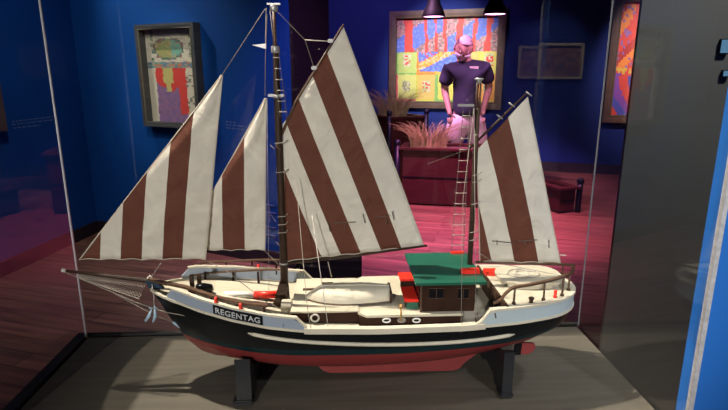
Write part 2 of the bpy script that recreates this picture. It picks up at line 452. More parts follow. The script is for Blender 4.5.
# deck
def deckmesh(a, b, z, inset, nm, m, th=.003):
    bm = bmesh.new(); us = us_between(a, b)
    top = [Vector((SB+u*LEN, -max(0, hw(u)-inset), z(u))) for u in us]; oth = [Vector((v.x, -v.y, v.z)) for v in top]
    rows = [[p, q_] for p, q_ in zip(top, oth)]
    V = sheet(bm, rows)
    if nm == 'poop_deck':
        lo = [[p-Vector((0, 0, th)), q_-Vector((0, 0, th))] for p, q_ in zip(top, oth)]; sheet(bm, lo)
    bmesh.ops.remove_doubles(bm, verts=bm.verts[:], dist=1e-6)
    return fin(nm, bm, m, ship)
deckmesh(.01, .995, lambda u: sheer(u)-.002, .0018, 'deck', M['deck'])
poopz = .1835
deckmesh(uu(507, -.096), .993, lambda u: poopz-.004, .004, 'poop_deck', M['deck'])
# poop bulkhead, facing forward
xb = SB+uu(507, -.096)*LEN
bm = bmesh.new(); hb = hw(uu(507, -.096))-.003
box(bm, (xb-.002, -hb, .1475), (xb+.002, hb, poopz-.003)); pb = fin('poop_bulkhead', bm, M['brown2'], ship)
for i in range(9):
    bm = bmesh.new(); y = -hb+.008+i*(2*hb-.016)/8; box(bm, (xb-.0028, y-.0008, .149), (xb-.0018, y+.0008, poopz-.004)); fin('batten', bm, M['brown'], pb)
# keel, stem, rudder
def plate(name, pxs, t, th, m, parent=ship, smooth=False):
    bm = bmesh.new(); P = [L(x, y, t) for x, y in pxs]
    prism(bm, [p+Vector((0, -th/2, 0)) for p in P], [p+Vector((0, th/2, 0)) for p in P])
    return fin(name, bm, m, parent)
plate('keel', [(312, 347), (470, 347), (476, 352), (464, 361), (459, 366.5), (452, 369), (330, 371.2), (323, 369), (318, 364)], 0, .012, M['red_keel'])
plate('rudder', [(517, 342), (534, 343), (535, 347), (532, 351), (527, 353.5), (515, 353.5)], 0, .006, M['red_keel'])
plate('rudder_post', [(517, 325), (524, 325), (520, 354), (514, 354)], 0, .007, M['black'])
plate('stem_head', [(146, 281), (152, 278), (160, 284), (168, 293), (160, 292), (152, 290)], 0, .009, mat('dark blue stem paint', (.006, .03, .06), .4))
# nameplate on the near bow
def bulp(u, h, off): return Vector((SB+u*LEN, -(hw(u)+off), sheer(u)+h))
ua, ub = uu(214, -.080), uu(262.5, -.099)
bm = bmesh.new(); rr_ = []
for i in range(13):
    u = ua+(ub-ua)*i/12
    rr_.append([bulp(u, .0035, .0015), bulp(u, .0035, .0035), bulp(u, .0190, .0035), bulp(u, .0190, .0015), bulp(u, .0035, .0015)])
sheet(bm, rr_)
for r in (rr_[0], rr_[-1]): bm.faces.new([bm.verts.new(p) for p in r[:4]])
np_ = fin('nameplate', bm, M['black'], ship)
fc = bpy.data.curves.new('t', 'FONT'); fc.body = 'REGENTAG'; fc.size = 1; fc.space_character = 1.08; fc.offset = .012; fc.extrude = .02
to = bpy.data.objects.new('t', fc); COL.objects.link(to); bpy.context.view_layer.update()
me = bpy.data.meshes.new_from_object(to.evaluated_get(bpy.context.evaluated_depsgraph_get()))
bpy.data.objects.remove(to)
xs = [v.co.x for v in me.vertices]; ys = [v.co.y for v in me.vertices]; xa, xb_, ya, yb = min(xs), max(xs), min(ys), max(ys)
for v in me.vertices:
    u = ua+(ub-ua)*(.05+.90*(v.co.x-xa)/(xb_-xa)); h = .0062+.0098*(v.co.y-ya)/(yb-ya)
    v.co = bulp(u, h, .0036+.0006*(1 if v.co.z > 0 else 0))
me.materials.clear(); me.materials.append(mat('white lettering', (.5, .52, .54), .5))
lo = bpy.data.objects.new('lettering', me); COL.objects.link(lo); lo.parent = np_
# forward coachroof: narrow fore part, wider aft part
def roofbox(nm, x0, x1, hwid, z0, z1, m, parent=ship, bev=.0008):
    bm = bmesh.new(); box(bm, (x0, -hwid, z0), (x1, hwid, z1), bev=bev); return fin(nm, bm, m, parent)
xm0 = L(291, 310, -.074).x; xm1 = L(359, 310, -.074).x; xm2 = L(463, 314, -.088).x
t1 = roofbox('cabin_trunk', xm0, xm1, .072, .142, .1635, M['brown'])
bm = bmesh.new(); box(bm, (xm0-.001, -.074, .1635), (xm1, .074, .167), bev=.0006); fin('cabin_top', bm, M['deck'], ship)
t2 = roofbox('cabin_trunk', xm1, xm2, .0865, .142, .160, M['brown'])
bm = bmesh.new(); 
P = [Vector((x, y, .162)) for x, y in ((xm1-.002, -.074), (xm1+.012, -.0885), (xm2, -.0885), (xm2, .0885), (xm1+.012, .0885), (xm1-.002, .074))]
prism(bm, [p+Vector((0, 0, .002)) for p in P], [p-Vector((0, 0, .0022)) for p in P]); fin('cabin_top', bm, M['deck'], ship)
# oval fairleads and lifebuoy
def ring(bm, c, a, b, r, ny=(1, 0), seg=24):
    pts = [Vector((c[0]+a*math.cos(2*PI*i/seg), c[1], c[2]+b*math.sin(2*PI*i/seg))) for i in range(seg)]
    tube(bm, pts, r, 8, closed=True)
for i, px in enumerate((386.5, 401.5, 416.5)):
    c = L(px, 320.4, -.0885); bm = bmesh.new(); ring(bm, c, .0062, .0035, .0014)
    o = fin('oval_port', bm, M['rope'] if i == 1 else M['white'], ship, True)
    bm = bmesh.new(); box(bm, (c.x-.005, -.0885, c.z-.003), (c.x+.005, -.0862, c.z+.003), bev=.001)
    fin('port_backing', bm, M['rope'] if i == 1 else M['window'], o)
c = L(315, 318, -.0765); bm = bmesh.new(); ring(bm, c, .0065, .0065, .0016); fin('lifebuoy', bm, M['rope_w'], ship, True)
c = L(401, 312, -.0935)
bm = bmesh.new(); lathe(bm, [(.0016, -.016), (.0014, .004), (.0034, .008), (.0036, .011), (.002, .014), (0, .0148)], c, 12); fin('bollard', bm, M['brass'], ship, True)
# wheelhouse
wz0, wz1 = .1635, .2150
wx0 = L(421, 300, -.079).x; wx1 = L(475, 300, -.079).x
bm = bmesh.new(); box(bm, (wx0, -.079, wz0), (wx1, .060, wz1), bev=.0008); wh = fin('wheelhouse', bm, M['brown'], ship)
bm = bmesh.new()
P = [Vector((x, y, .2150)) for x, y in ((.1425, -.0865), (.2625, -.0865), (.2625, .066), (.1425, .066))]
prism(bm, [p+Vector((0, 0, .0045)) for p in P], P); rf = fin('wheelhouse_roof', bm, M['green'], ship)
rx0, rx1 = P[0].x, P[1].x
for (a, b) in ((429.5, 443.5), (458.5, 468.5)):
    pa, pb_ = L(a, 289, -.079), L(b, 289, -.079)
    z1_ = L(a, 288.5, -.080).z; z0_ = L(a, 298.5, -.080).z
    bm = bmesh.new(); box(bm, (pa.x, -.0802, z0_), (pb_.x, -.0788, z1_)); wd = fin('cabin_window', bm, M['window'], wh)
    bm = bmesh.new()
    for z in (z0_, z1_): box(bm, (pa.x-.001, -.0808, z-.0004), (pb_.x+.001, -.0800, z+.0004))
    box(bm, ((pa.x+pb_.x)/2-.0004, -.0808, z0_), ((pa.x+pb_.x)/2+.0004, -.0800, z1_))
    fin('glazing_bar', bm, M['wood'], wd)
bm = bmesh.new()
for y in (-.06, -.02, .02):
    box(bm, (wx0-.0012, y, .174), (wx0+.0005, y+.03, .207))
fin('front_window', bm, M['window'], wh)
bm = bmesh.new(); box(bm, (wx0-.0018, -.0805, wz0), (wx0+.0012, -.0785, wz1)); fin('corner_post', bm, M['wood'], wh)
# stepped red and green engine casing ahead of the wheelhouse
cx0 = L(404, 300, -.06).x; cx1 = wx0-.002
bm = bmesh.new(); box(bm, (cx0+.004, -.066, .163), (cx1, -.003, .1775)); box(bm, (cx0+.004, -.003, .163), (cx1, .028, .1905)); ec = fin('engine_casing', bm, M['green'], ship)
bm = bmesh.new(); box(bm, (cx0, -.069, .1775), (cx1, -.0035, .1805), bev=.0006); fin('red_hatch', bm, M['red'], ec)
bm = bmesh.new(); box(bm, (cx0, -.006, .1805), (cx1, -.003, .1905)); fin('hatch_riser', bm, M['brown'], ec)
bm = bmesh.new(); box(bm, (cx0-.001, -.006, .1905), (cx1, .032, .1935), bev=.0006); fin('red_hatch', bm, M['red'], ec)
# sidelight boards on and behind the wheelhouse roof
def slab(nm, pxa, pxb, yb_, z, y0, y1, h, m, parent=ship):
    a = L(pxa, yb_, y0).x; b = L(pxb, yb_, y0).x
    bm = bmesh.new(); box(bm, (a, y0, z), (b, y1, z+h), bev=.0004); return fin(nm, bm, m, parent)
y_ = LZ(470, 274, .2195).y; slab('sidelight_board', 461.5, 480, 272, .2195, y_, y_+.012, .007, M['red'])
slab('sidelight_board', 451.5, 464.5, 249, .2195, .056, .064, .004, M['red'])
y_ = LZ(496, 274, .1835).y; slab('red_locker', 486, 508, 271, .1795, y_, y_+.022, .008, M['red'])
# lifeboat, keel up, on the cabin top
lbx0 = L(305, 299, -.02).x; lbx1 = L(389, 299, -.02).x; lbl = lbx1-lbx0
bm = bmesh.new(); rows = []
for i in range(25):
    q = i/24; w_ = .032*min(1, (1-(1-min(1, q/.5))**2)**.8)*(1 if q < .6 else 1-.32*((q-.6)/.4)**1.5)
    hgt = .0235*min(1, (q/.22+.02)**.6 if q < .22 else 1)*(1 if q < .7 else 1-.12*((q-.7)/.3))
    rows.append([Vector((lbx0+q*lbl, -.022+w_*math.cos(a)*abs(math.cos(a))**-.3 if abs(math.cos(a)) > 1e-6 else -.022, .1682+hgt*math.sin(a)**.75)) for a in [PI*k/14 for k in range(15)]])
V = sheet(bm, rows)
bm.faces.new([bm.verts.new(p) for p in rows[-1]])
bmesh.ops.remove_doubles(bm, verts=bm.verts[:], dist=1e-6)
lb = fin('lifeboat', bm, M['cream'], ship, True)
lb['label'] = 'upturned cream dinghy'
bm = bmesh.new(); pts = [r[0]+Vector((0, 0, .0005)) for r in rows[1:]]; tube(bm, pts, .0012, 6); tube(bm, [r[-1]+Vector((0, 0, .0005)) for r in rows[1:]], .0012, 6); fin('gunwale', bm, M['wood'], lb)
bm = bmesh.new(); tube(bm, [r[7]+Vector((0, 0, .0004)) for r in rows[1:]], .0010, 6); fin('dinghy_keel', bm, M['cream'], lb)
bm = bmesh.new(); box(bm, (lbx1-.001, -.046, .167), (lbx1+.003, .002, .186)); fin('transom', bm, M['brown2'], lb)
# deck fittings forward
tbx = L(284.5, 294).x
bm = bmesh.new()
prism(bm, [(tbx-.008, -.012, .192), (tbx+.006, -.012, .192), (tbx+.006, .012, .192), (tbx-.008, .012, .192)], [(tbx-.022, -.022, .146), (tbx+.008, -.022, .146), (tbx+.008, .022, .146), (tbx-.022, .022, .146)])
fin('mast_tabernacle', bm, M['brown2'], ship)
bm = bmesh.new(); box(bm, (tbx-.002, -.046, .146), (tbx+.016, -.028, .170), bev=.001); fin('deck_box', bm, M['cream'], ship)
a = L(222, 295, -.01); b = L(277, 295, -.01)
def cyl(nm, p, q_, r, m, parent=ship, seg=14): return fin(nm, T([p, q_], r, seg), m, parent, True)
zt = .160; ya_ = LZ(250, 297, zt).y
cyl('rolled_awning', Vector((a.x, ya_, zt+.006)), Vector((a.x*.45+b.x*.55, ya_, zt+.004)), .0058, M['white'])['label'] = 'white roll'
cyl('rolled_awning', Vector((a.x*.45+b.x*.55+.0005, ya_, zt+.004)), Vector((b.x, ya_, zt+.004)), .0070, M['red'])['label'] = 'red roll'
p = L(205, 286, 0.012)
bm = bmesh.new(); tube(bm, [Vector((p.x-.012, -.004, p.z-.003)), Vector((p.x-.008, -.003, p.z+.002)), Vector((p.x, 0, p.z+.002)), Vector((p.x+.011, .004, p.z-.002)), Vector((p.x+.014, .006, p.z-.006))], [.004, .0085, .0088, .0085, .004], 14); fin('windlass_drum', bm, M['window'], ship, True)
bm = bmesh.new(); lathe(bm, [(.001, 0), (.005, .0), (.0055, .003), (.004, .005), (0, .0055)], (0, 0, 0), 16); fin('drum_cap', bm, M['tinblue'], ship, True, Matrix.Translation((p.x-.008, -.0115, p.z)) @ Matrix.Rotation(PI/2, 4, 'X'))
for pa, pb_, py in ((233, 243.5, 286.5), (303, 318, 290), (322, 333, 284)):
    z = .159 if pa < 250 else .1665
    q1, q2 = LZ(pa, py, z), LZ(pb_, py, z)
    bm = bmesh.new(); box(bm, (q1.x, q1.y-.004, z-.001), (q2.x, q1.y+.004, z+.002)); fin('deck_hatch', bm, M['brown2'], ship)
q1 = L(193, 283, -.01)
bm = bmesh.new(); box(bm, (q1.x-.003, -.020, .170), (q1.x+.003, -.012, L(193, 275, -.016).z)); fin('samson_post', bm, M['brown2'], ship)
bm = bmesh.new(); box(bm, (q1.x-.004, .030, .170), (q1.x+.003, .036, .196)); fin('samson_post', bm, M['brown2'], ship)
bm = bmesh.new(); box(bm, (q1.x-.013, -.032, .2005), (q1.x+.014, -.024, .204), bev=.001); 
# handrails on posts, near and far bow
def rail(pxs, t, r, m, nm, flat=True):
    pts = [L(x, y, tt) for (x, y), tt in zip(pxs, t)]
    bm = bmesh.new()
    if flat: ribbon(bm, smoothp(pts), r*2.6, r*1.5)
    else: tube(bm, smoothp(pts), r, 8)
    return fin(nm, bm, m, ship), pts
def smoothp(P, n=6):
    out = []
    for i in range(len(P)-1):
        p0 = P[max(i-1, 0)]; p1 = P[i]; p2 = P[i+1]; p3 = P[min(i+2, len(P)-1)]
        for k in range(n):
            t = k/n
            out.append(.5*((2*p1)+(p2-p0)*t+(2*p0-5*p1+4*p2-p3)*t*t+(3*p1-p0-3*p2+p3)*t**3))
    out.append(P[-1]); return out
rl, _ = rail([(149, 279), (165, 283), (185, 287), (200, 292), (220, 298), (245, 303.5), (268, 305.5)], [-.002, -.020, -.044, -.058, -.074, -.088, -.095], .0029, M['wood'], 'handrail')
def post(p, z0, r=.0018, m=None, nm='rail_post', parent=ship): return fin(nm, T([Vector((p.x, p.y, z0)), p], r, 8), m or M['brown'], parent, True)
for px, py, t in ((189, 288.5, -.048), (211, 295.5, -.068), (237, 302, -.084), (264, 305, -.094)):
    p = L(px, py, t); u = (p.x-SB)/LEN; post(p, sheer(u)+.0, .0024)
def lantern(px, py, t, z0=None, hgt=.013):
    p = L(px, py, t); bm = bmesh.new(); z0 = p.z if z0 is None else z0
    lathe(bm, [(.0032, 0), (.0034, .003), (.0022, .005), (.0028, .009), (.0024, hgt), (0, hgt+.0005)], (p.x, p.y, z0), 12)
    return fin('red_lantern', bm, M['red'], ship, True)
for px in (216.5, 242):
    for k_ in range(1):
        u = uu(px, -.085); pz = sheer(u)+BF+.002
        bm = bmesh.new(); lathe(bm, [(.0034, 0), (.0036, .003), (.0024, .005), (.0028, .008), (.0024, .011), (0, .0115)], (SB+u*LEN, -hw(u), pz-.002), 12); fin('red_lantern', bm, M['red'], ship, True)
rail([(200, 262.5), (225, 261.5), (255, 260), (281, 260)], [.070, .088, .098, .1], .002, M['wood'], 'handrail')
for px, t in ((226, .088), (252, .097), (276, .1)):
    p = L(px, 261, t); post(p, sheer((p.x-SB)/LEN)+.012)
lantern(233.5, 272, .090); lantern(258.5, 270.5, .096)
rail([(193, 275), (215, 272.5), (250, 270.5), (280, 269.5)], [.052, .068, .078, .08], .0018, M['wood'], 'handrail')
for px, t in ((205, .060), (233, .074), (258, .079)):
    p = L(px, 272, t); post(p, sheer((p.x-SB)/LEN)-.002, .0022)
# stern rails
zr = [(493, 303), (500, 300), (506, 293), (514, 287.5), (528, 285), (545, 281.5), (560, 277.5), (572, 272.5)]
tr_ = [-.092, -.092, -.091, -.089, -.085, -.077, -.064, -.03]
rail(zr, tr_, .0024, M['wood'], 'stern_handrail')
rail([(572, 272.5), (573, 268), (566, 264.5), (540, 262.5), (505, 262)], [-.03, .0, .035, .068, .082], .0022, M['wood'], 'stern_handrail')
for px, py, t in ((515, 287.5, -.089), (545, 281.5, -.077), (564, 275.5, -.060), (570, 273.2, -.036), (563, 264, .040), (535, 262.5, .070)):
    p = L(px, py, t); post(p, poopz-.004, .0019, M['wood'])
    bm = bmesh.new(); lathe(bm, [(.0034, 0), (.0034, .003), (.0022, .005)], (p.x, p.y, poopz-.004), 12); fin('post_foot', bm, M['brown2'], ship, True)
lantern(555, 298, -.066, poopz-.004, .014)
p = L(531, 304, -.086); bm = bmesh.new(); lathe(bm, [(.0042, 0), (.003, .003), (.0035, .006), (.0052, .009), (.004, .0105), (0, .011)], (p.x, p.y, poopz-.004), 12); fin('mooring_bitt', bm, M['brown2'], ship, True)
# oval skylight roof on the poop with a coiled white rope
bm = bmesh.new(); sz = .192; sx0, sx1 = LZ(497, 275, sz).x, LZ(562, 275, sz).x; sy0, sy1 = LZ(530, 284, sz).y, LZ(530, 265, sz).y; N = 32
def oval(z, g_): return [Vector(((sx0+sx1)/2+((sx1-sx0)/2+g_)*math.copysign(abs(math.cos(2*PI*i/N))**.7, math.cos(2*PI*i/N)), (sy0+sy1)/2+((sy1-sy0)/2+g_)*math.copysign(abs(math.sin(2*PI*i/N))**.7, math.sin(2*PI*i/N)), z)) for i in range(N)]
prism(bm, oval(sz, 0), oval(sz-.0045, 0)); sk = fin('skylight_roof', bm, M['deck'], ship)
bm = bmesh.new(); prism(bm, oval(sz-.0045, -.006), oval(.178, -.006)); fin('skylight_coaming', bm, M['cream'], sk)
bm = bmesh.new(); pts = []
for i in range(90):
    a = i/90*2*PI*2.6; pts.append(Vector(((sx0+sx1)/2-.008+(.020+.012*math.sin(a*.37))*math.cos(a), (sy0+sy1)/2+.002+(.018+.006*math.sin(a*.53))*math.sin(a), sz+.0012+.0012*math.sin(a*3)**2)))
tube(bm, pts, .0009, 6); fin('coiled_rope', bm, M['rope_w'], ship, True)
# ------------------------------------------------------------------ spars
mxm = L(285, 294).x
ztop = L(267.5, 5).z
main = fin('main_mast', T([(mxm, 0, .142), (mxm, 0, .30), (mxm, 0, L(274, 97).z), (mxm, 0, L(271, 46).z)], [.0072, .0068, .0060, .0045], 16), M['mast'], ship, True)
zc1 = L(270, 50).z
tm = fin('topmast', T([(mxm-.0005, -.002, zc1-.03), (mxm-.0005, 0, ztop)], [.0036, .0028], 12), M['wood'], main, True)
def band(nm, z, r, h, m, parent, x=mxm):
    bm = bmesh.new(); lathe(bm, [(r*.9, 0), (r, h*.15), (r, h*.85), (r*.9, h)], (x, 0, z), 18); return fin(nm, bm, m, parent, True)
band('mast_band', zc1-.005, .0072, .011, M['metal'], main)
band('mast_band', L(274, 98).z, .0078, .005, M['metal'], main)
band('mast_band', L(284, 264).z, .0080, .003, M['metal'], main)
band('mast_cap', ztop-.010, .0068, .010, M['metal'], main)
bm = bmesh.new(); box(bm, (mxm-.011, -.004, ztop), (mxm+.011, .004, ztop+.0028), bev=.0008); fin('cap_plate', bm, M['metal'], main)
bm = bmesh.new()
a_, b_, c_ = L(252, 45), L(266, 43.5), L(266, 49)
prism(bm, [p+Vector((0, -.001, 0)) for p in (a_, b_, c_)], [p+Vector((0, .001, 0)) for p in (a_, b_, c_)]); fin('wind_vane', bm, M['metal'], main)
bm = bmesh.new(); zz = L(274, 96).z; box(bm, (mxm-.015, -.006, zz-.001), (mxm+.012, .006, zz+.003), bev=.001); fin('crosstree', bm, M['metal'], main)
# ironwork hooks lower down the mast
for py, dx in ((143, .008), (148, -.008), (172, .008), (216, .006), (224, .006), (232, .006), (244, -.006)):
    z = L(282, py).z; fin('mast_hook', T([(mxm-.007, -.006, z), (mxm+dx*1.2, -.010, z+.002), (mxm+dx*1.8, -.006, z+.006)], .0008, 6), M['rope'], main)
# mizzen mast
mzx = L(470.5, 250).x; mzt = L(475, 80).z
mz = fin('mizzen_mast', T([(mzx, 0, .150), (mzx, 0, .32), (mzx, 0, L(474, 108).z)], [.0050, .0046, .0042], 14), M['mast'], ship, True)
bm = bmesh.new()
for dx in (-.0026, .0026): tube(bm, [(mzx+dx, 0, L(474, 109).z), (mzx+dx*1.2, 0, mzt)], .0017, 8)
fin('mizzen_topmast', bm, M['wood'], mz, True)
bm = bmesh.new(); lathe(bm, [(.0045, -.006), (.0048, -.001), (.0075, .0), (.0075, .003), (0, .0034)], (mzx, 0, mzt), 16); fin('mast_cap', bm, M['metal'], mz, True)
bm = bmesh.new(); a_, b_ = L(457, 105.5), L(475, 105.5); box(bm, (a_.x, -.004, a_.z-.0022), (b_.x, .004, a_.z+.0022), bev=.002); fin('crosstree', bm, M['metal'], mz)
for py in (135, 175, 182, 204, 232, 240):
    z = L(470, py).z; fin('mast_hook', T([(mzx-.004, -.005, z), (mzx+.007, -.007, z+.003), (mzx+.012, -.004, z+.006)], .0007, 6), M['rope'], mz)
# bowsprit
bs0, bs1 = L(64, 270.5), L(150, 281)
bsp = fin('bowsprit', T([bs0, bs0.lerp(bs1, .5), bs1, L(172, 284)], [.0024, .0034, .0042, .0040], 12), M['mast'], ship, True)
fin('bowsprit_ferrule', T([L(62, 270), L(66, 270.8)], .0034, 12), M['rope_w'], bsp, True)
fin('bow_lashing', T([L(146, 283), L(148, 278), L(150, 275.5), L(152, 278), L(153, 281)], .0018, 8), M['rope_w'], ship, True)
# booms and gaffs
bmn = fin('main_boom', T([L(287, 263.5), L(350, 256), L(427, 245.5)], [.0026, .0028, .0020], 10), M['mast'], ship, True)
gf = fin('main_gaff', T([L(343.5, 24.5), L(314, 72), L(296, 101), L(279, 141)], [.0016, .0022, .0024, .0026], 10), M['wood'], ship, True)
fin('gaff_jaw', T([L(279, 140), L(276, 146, -.009), L(281, 150, -.009)], .0018, 8), M['wood'], gf, True)
for (x, y) in ((314, 68), (330.5, 41)):
    p = L(x, y); bm = bmesh.new(); box(bm, (p.x-.0045, -.0035, p.z-.003), (p.x+.0045, .0035, p.z+.003), bev=.001); fin('gaff_block', bm, M['metal'], gf)
mb = fin('mizzen_boom', T([L(475, 262), L(520, 263.5), L(575, 265)], .0022, 10), M['wood'], ship, True)
mg = fin('mizzen_gaff', T([L(527.5, 92.5), L(500, 119), L(469, 149)], [.0016, .0020, .0022], 10), M['mast'], ship, True)
for (x, y) in ((511, 105), (499, 117), (528, 94)):
    p = L(x, y); bm = bmesh.new(); tube(bm, [p+Vector((-.005, -.004, .004)), p+Vector((.005, -.004, -.003))], .0014, 8); fin('gaff_clip', bm, M['metal'], mg, True)
fin('sheet_crutch', T([L(560, 255), L(566, 255.5)], .0012, 8), M['rope_w'], mb, True)
# ------------------------------------------------------------------ sails
def sail(name, quad, leech, seams, first, t=0, bill=.010, nu=34, nv=34, scallop=None):
    """quad: head-fore, head-aft, foot-aft, foot-fore in pixels; stripes run parallel to the leech; seams are foot pixels"""
    A, B, C_, D = [L(x, y, t) for x, y in quad]
    l0, l1 = L(*leech[0], t), L(*leech[1], t)
    d = (l0-l1).normalized(); n = Vector((-d.z, 0, d.x))
    if (D-C_).dot(n) < 0: n = -n
    foot = [L(x, leech[1][1], t) for x in seams]
    offs = [(l1-p).dot(n)*-1 for p in foot]        # distance forward from the leech
    mx_ = max((p-l1).dot(n) for p in (A, D))*1.02
    bounds = sorted(1-(o/mx_) for o in offs)
    m = stripes(name+' cloth', [b for b in bounds], None, first)
    bm = bmesh.new(); uvl = bm.loops.layers.uv.new('UVMap'); V = []
    for j in range(nv+1):
        v = j/nv; row = []
        for i in range(nu+1):
            u = i/nu
            P = A.lerp(B, u).lerp(D.lerp(C_, u), v)
            q = Vector(P)
            q.y = t-bill*math.sin(PI*u)*math.sin(PI*min(1, v*1.02))**.7 + .0010*math.sin(u*9+v*7)+.0008*math.sin(v*23+u*11)*math.sin(PI*u)
            if j == nv: q.z += .0022*abs(math.sin(u*PI*(len(seams)+1)/1.0))
            vv = bm.verts.new(q); row.append((vv, 1-(P-l1).dot(n)/mx_, v))
        V.append(row)
    for j in range(nv):
        for i in range(nu):
            qs = [V[j][i], V[j][i+1], V[j+1][i+1], V[j+1][i]]
            f = bm.faces.new([q[0] for q in qs])
            for lp, q in zip(f.loops, qs): lp[uvl].uv = (q[1], q[2])
    me = bpy.data.meshes.new(name); bm.normal_update(); 
    edge = [r[-1][0].co.copy() for r in V]; foote = [x[0].co.copy() for x in V[-1]]; luff = [r[0][0].co.copy() for r in V]; head = [x[0].co.copy() for x in V[0]]
    bm.to_mesh(me); bm.free()
    for p in me.polygons: p.use_smooth = True
    me.materials.append(m)
    o = bpy.data.objects.new(name, me); COL.objects.link(o); o.parent = ship
    sm = o.modifiers.new('thick', 'SOLIDIFY'); sm.thickness = .0007; sm.offset = 0
    cl = mat('hem cord '+name, (.46, .42, .34), .8)
    fin('hem_cord', T(edge+foote[::-1], .0009, 6), cl, o, True)
    fin('hem_cord', T(luff, .0009, 6), cl, o, True)
    return o, head
s1, _ = sail('flying_jib', [(221.5, 75), (222.5, 75.5), (205.5, 259.5), (79, 260)], [(222.5, 75), (205.5, 259.5)], [182, 162, 141.5, 120.5, 99.5], 'b', t=-.006, bill=.006)
s2, _ = sail('jib_sail', [(265.2, 98), (266.3, 98.5), (265, 250.5), (180, 250.5)], [(266, 98), (265, 250)], [244.5, 223, 204, 190], 'w', t=.004, bill=.005)
s3, h3 = sail('main_sail', [(283, 124), (343.5, 27.5), (424, 246), (286, 262)], [(343.5, 27.5), (424, 246)], [400, 379, 358, 337, 316.5], 'b', bill=.012)
s4, h4 = sail('mizzen_sail', [(477, 150), (527.5, 97), (560.5, 263), (480, 262)], [(527.5, 97), (560.5, 263)], [538.5, 514.5, 492], 'b', bill=.009)
s1['label'] = 'foremost triangular sail with five seams'; s2['label'] = 'narrow triangular sail before the main mast'
def stitches(par, spots, t):
    for (x, y, x2, y2) in spots:
        fin('reef_tie', T([L(x, y, t), L(x2, y2, t-.001)], .0008, 6), M['rope_d'], par, True)
stitches(s3, [(328, 222, 330, 232), (344, 224, 345, 229), (363, 214, 365, 223), (386, 219, 387, 225), (392, 211, 394, 220), (333, 223, 356, 222), (375, 217, 389, 216)], -.012)
stitches(s4, [(492, 241, 514, 243), (517, 241, 537, 240), (525, 241, 525, 246), (549, 240, 549, 248), (497, 240, 497, 245)], -.011)
# ------------------------------------------------------------------ ratlines (rope ladders)
def ladder(top, bot, n, w0, w1, nm, t=-.012):
    A, B = L(*top, t), L(*bot, t)
    par = fin(nm, T([A+Vector((-w0/2, 0, 0)), B+Vector((-w1/2, 0, 0))], .0006, 6), M['rope_d'], ship)
    fin('side_rope', T([A+Vector((w0/2, 0, 0)), B+Vector((w1/2, 0, 0))], .0006, 6), M['rope_d'], par)
    for i in range(n):
        k = (i+.5)/n; c = A.lerp(B, k); w = w0+(w1-w0)*k
        fin('rung', T([c+Vector((-w/2-.001, -.001, 0)), c+Vector((w/2+.001, -.001, 0))], .0008, 6), M['rung'], par, True)
ladder((276, 52), (283.5, 117), 6, .008, .011, 'rope_ladder')
ladder((466.5, 110), (457.5, 250), 13, .012, .023, 'rope_ladder', t=.03)
# ------------------------------------------------------------------ rigging lines
def rope(pts, r=.00055, m='rope', nm='rigging_line', parent=ship): return fin(nm, T(pts, r, 6), M[m], parent, True)
rope([L(265, 9), L(222, 75)]); rope([L(271, 5), L(305, 40), L(314, 68)], .0005); rope([L(305, 40), L(331, 41.5)], .0009, 'rung')
for a_, b_ in (((266, 8), (265, 96)), ((267, 14), (266, 45)), ((270, 10), (275, 56))): rope([L(*a_), L(*b_)], .0006, 'rope')
rope([L(267, 98, .0), L(269, 290, -.03)], .0004, 'rope')
rope([L(221, 76, -.006), L(80, 260, -.006)], .0007, 'rope')
rope([L(266, 98, .004), L(181, 251, .004)], .0006, 'rope')
rope([L(205, 260, -.006), L(225, 270, -.01), L(268, 303, -.02)], .0006); rope([L(161, 263), L(150, 279)], .0006)
rope([L(265, 251, .004), L(282, 268, -.0)], .0006)
rope([L(296, 180, -.03), L(307, 305, -.075), L(311, 330, -.1085)], .0006, 'rope'); rope([L(312, 215, -.03), L(328, 326, -.1085)], .0006, 'rope_w')
rope([L(328, 262, -.02), L(331.5, 277, .02)], .0009, 'rung')
rope([L(474, 108, -.01), L(463, 200, -.06), L(461, 333, -.1085)], .0005, 'rope'); rope([L(474, 108, -.01), L(476, 312, -.103)], .0005, 'rope')
rope([L(475, 250, -.02), L(493, 262, .0), L(563, 276, .0)], .0005)
rope([L(469, 149), L(430, 163), L(427, 165)], .0004, 'rope_d')
# bobstay, whisker stays, net, anchor
rope([L(65, 272), L(98, 286, -.005), L(135, 302, -.01), L(165, 312, -.035), L(200, 318.5, -.060), L(225, 324, -.074)], .0009, 'rope')
rope([L(110, 291, -.004), L(143, 309), L(174, 323, -.01)], .0008, 'rope')
fin('bobstay_fitting', T([L(173, 322, -.012), L(180, 327, -.012)], .0026, 8), M['tinblue'], ship, True)
bm = bmesh.new()
def netp(i, j, sd):
    k = i/20; top = L(78+k*68, 273+k*9); w_ = sd*j/5*(.006+.030*k)
    return top+Vector((0, w_, -.002-abs(j)/5*(.004+.011*k)))
for sd in (-1, 1):
    for i in range(21):
        for j in range(5):
            if i < 20: tube(bm, [netp(i, j, sd), netp(i+1, j+1, sd)], .0004, 4, caps=False); tube(bm, [netp(i, j+1, sd), netp(i+1, j, sd)], .0004, 4, caps=False)
    tube(bm, [netp(i, 5, sd) for i in range(21)], .0007, 5)
fin('bowsprit_net', bm, M['rope'], ship)
rope([L(152, 284, -.008), L(154, 296, -.008), L(154, 308, -.008)], .0009, 'rung', 'anchor_chain')
bm = bmesh.new()
tube(bm, [L(154.5, 305, -.008), L(155.5, 316, -.008), L(153, 322, -.008)], [.0012, .0036, .0018], 8)
tube(bm, [L(152, 308, -.008), L(149, 316, -.010), L(145.5, 321, -.008)], [.001, .0032, .0022], 8)
tube(bm, [L(149, 308, -.008), L(158, 308, -.008)], .0012, 8)
fin('anchor', bm, M['tinblue'], ship, True)
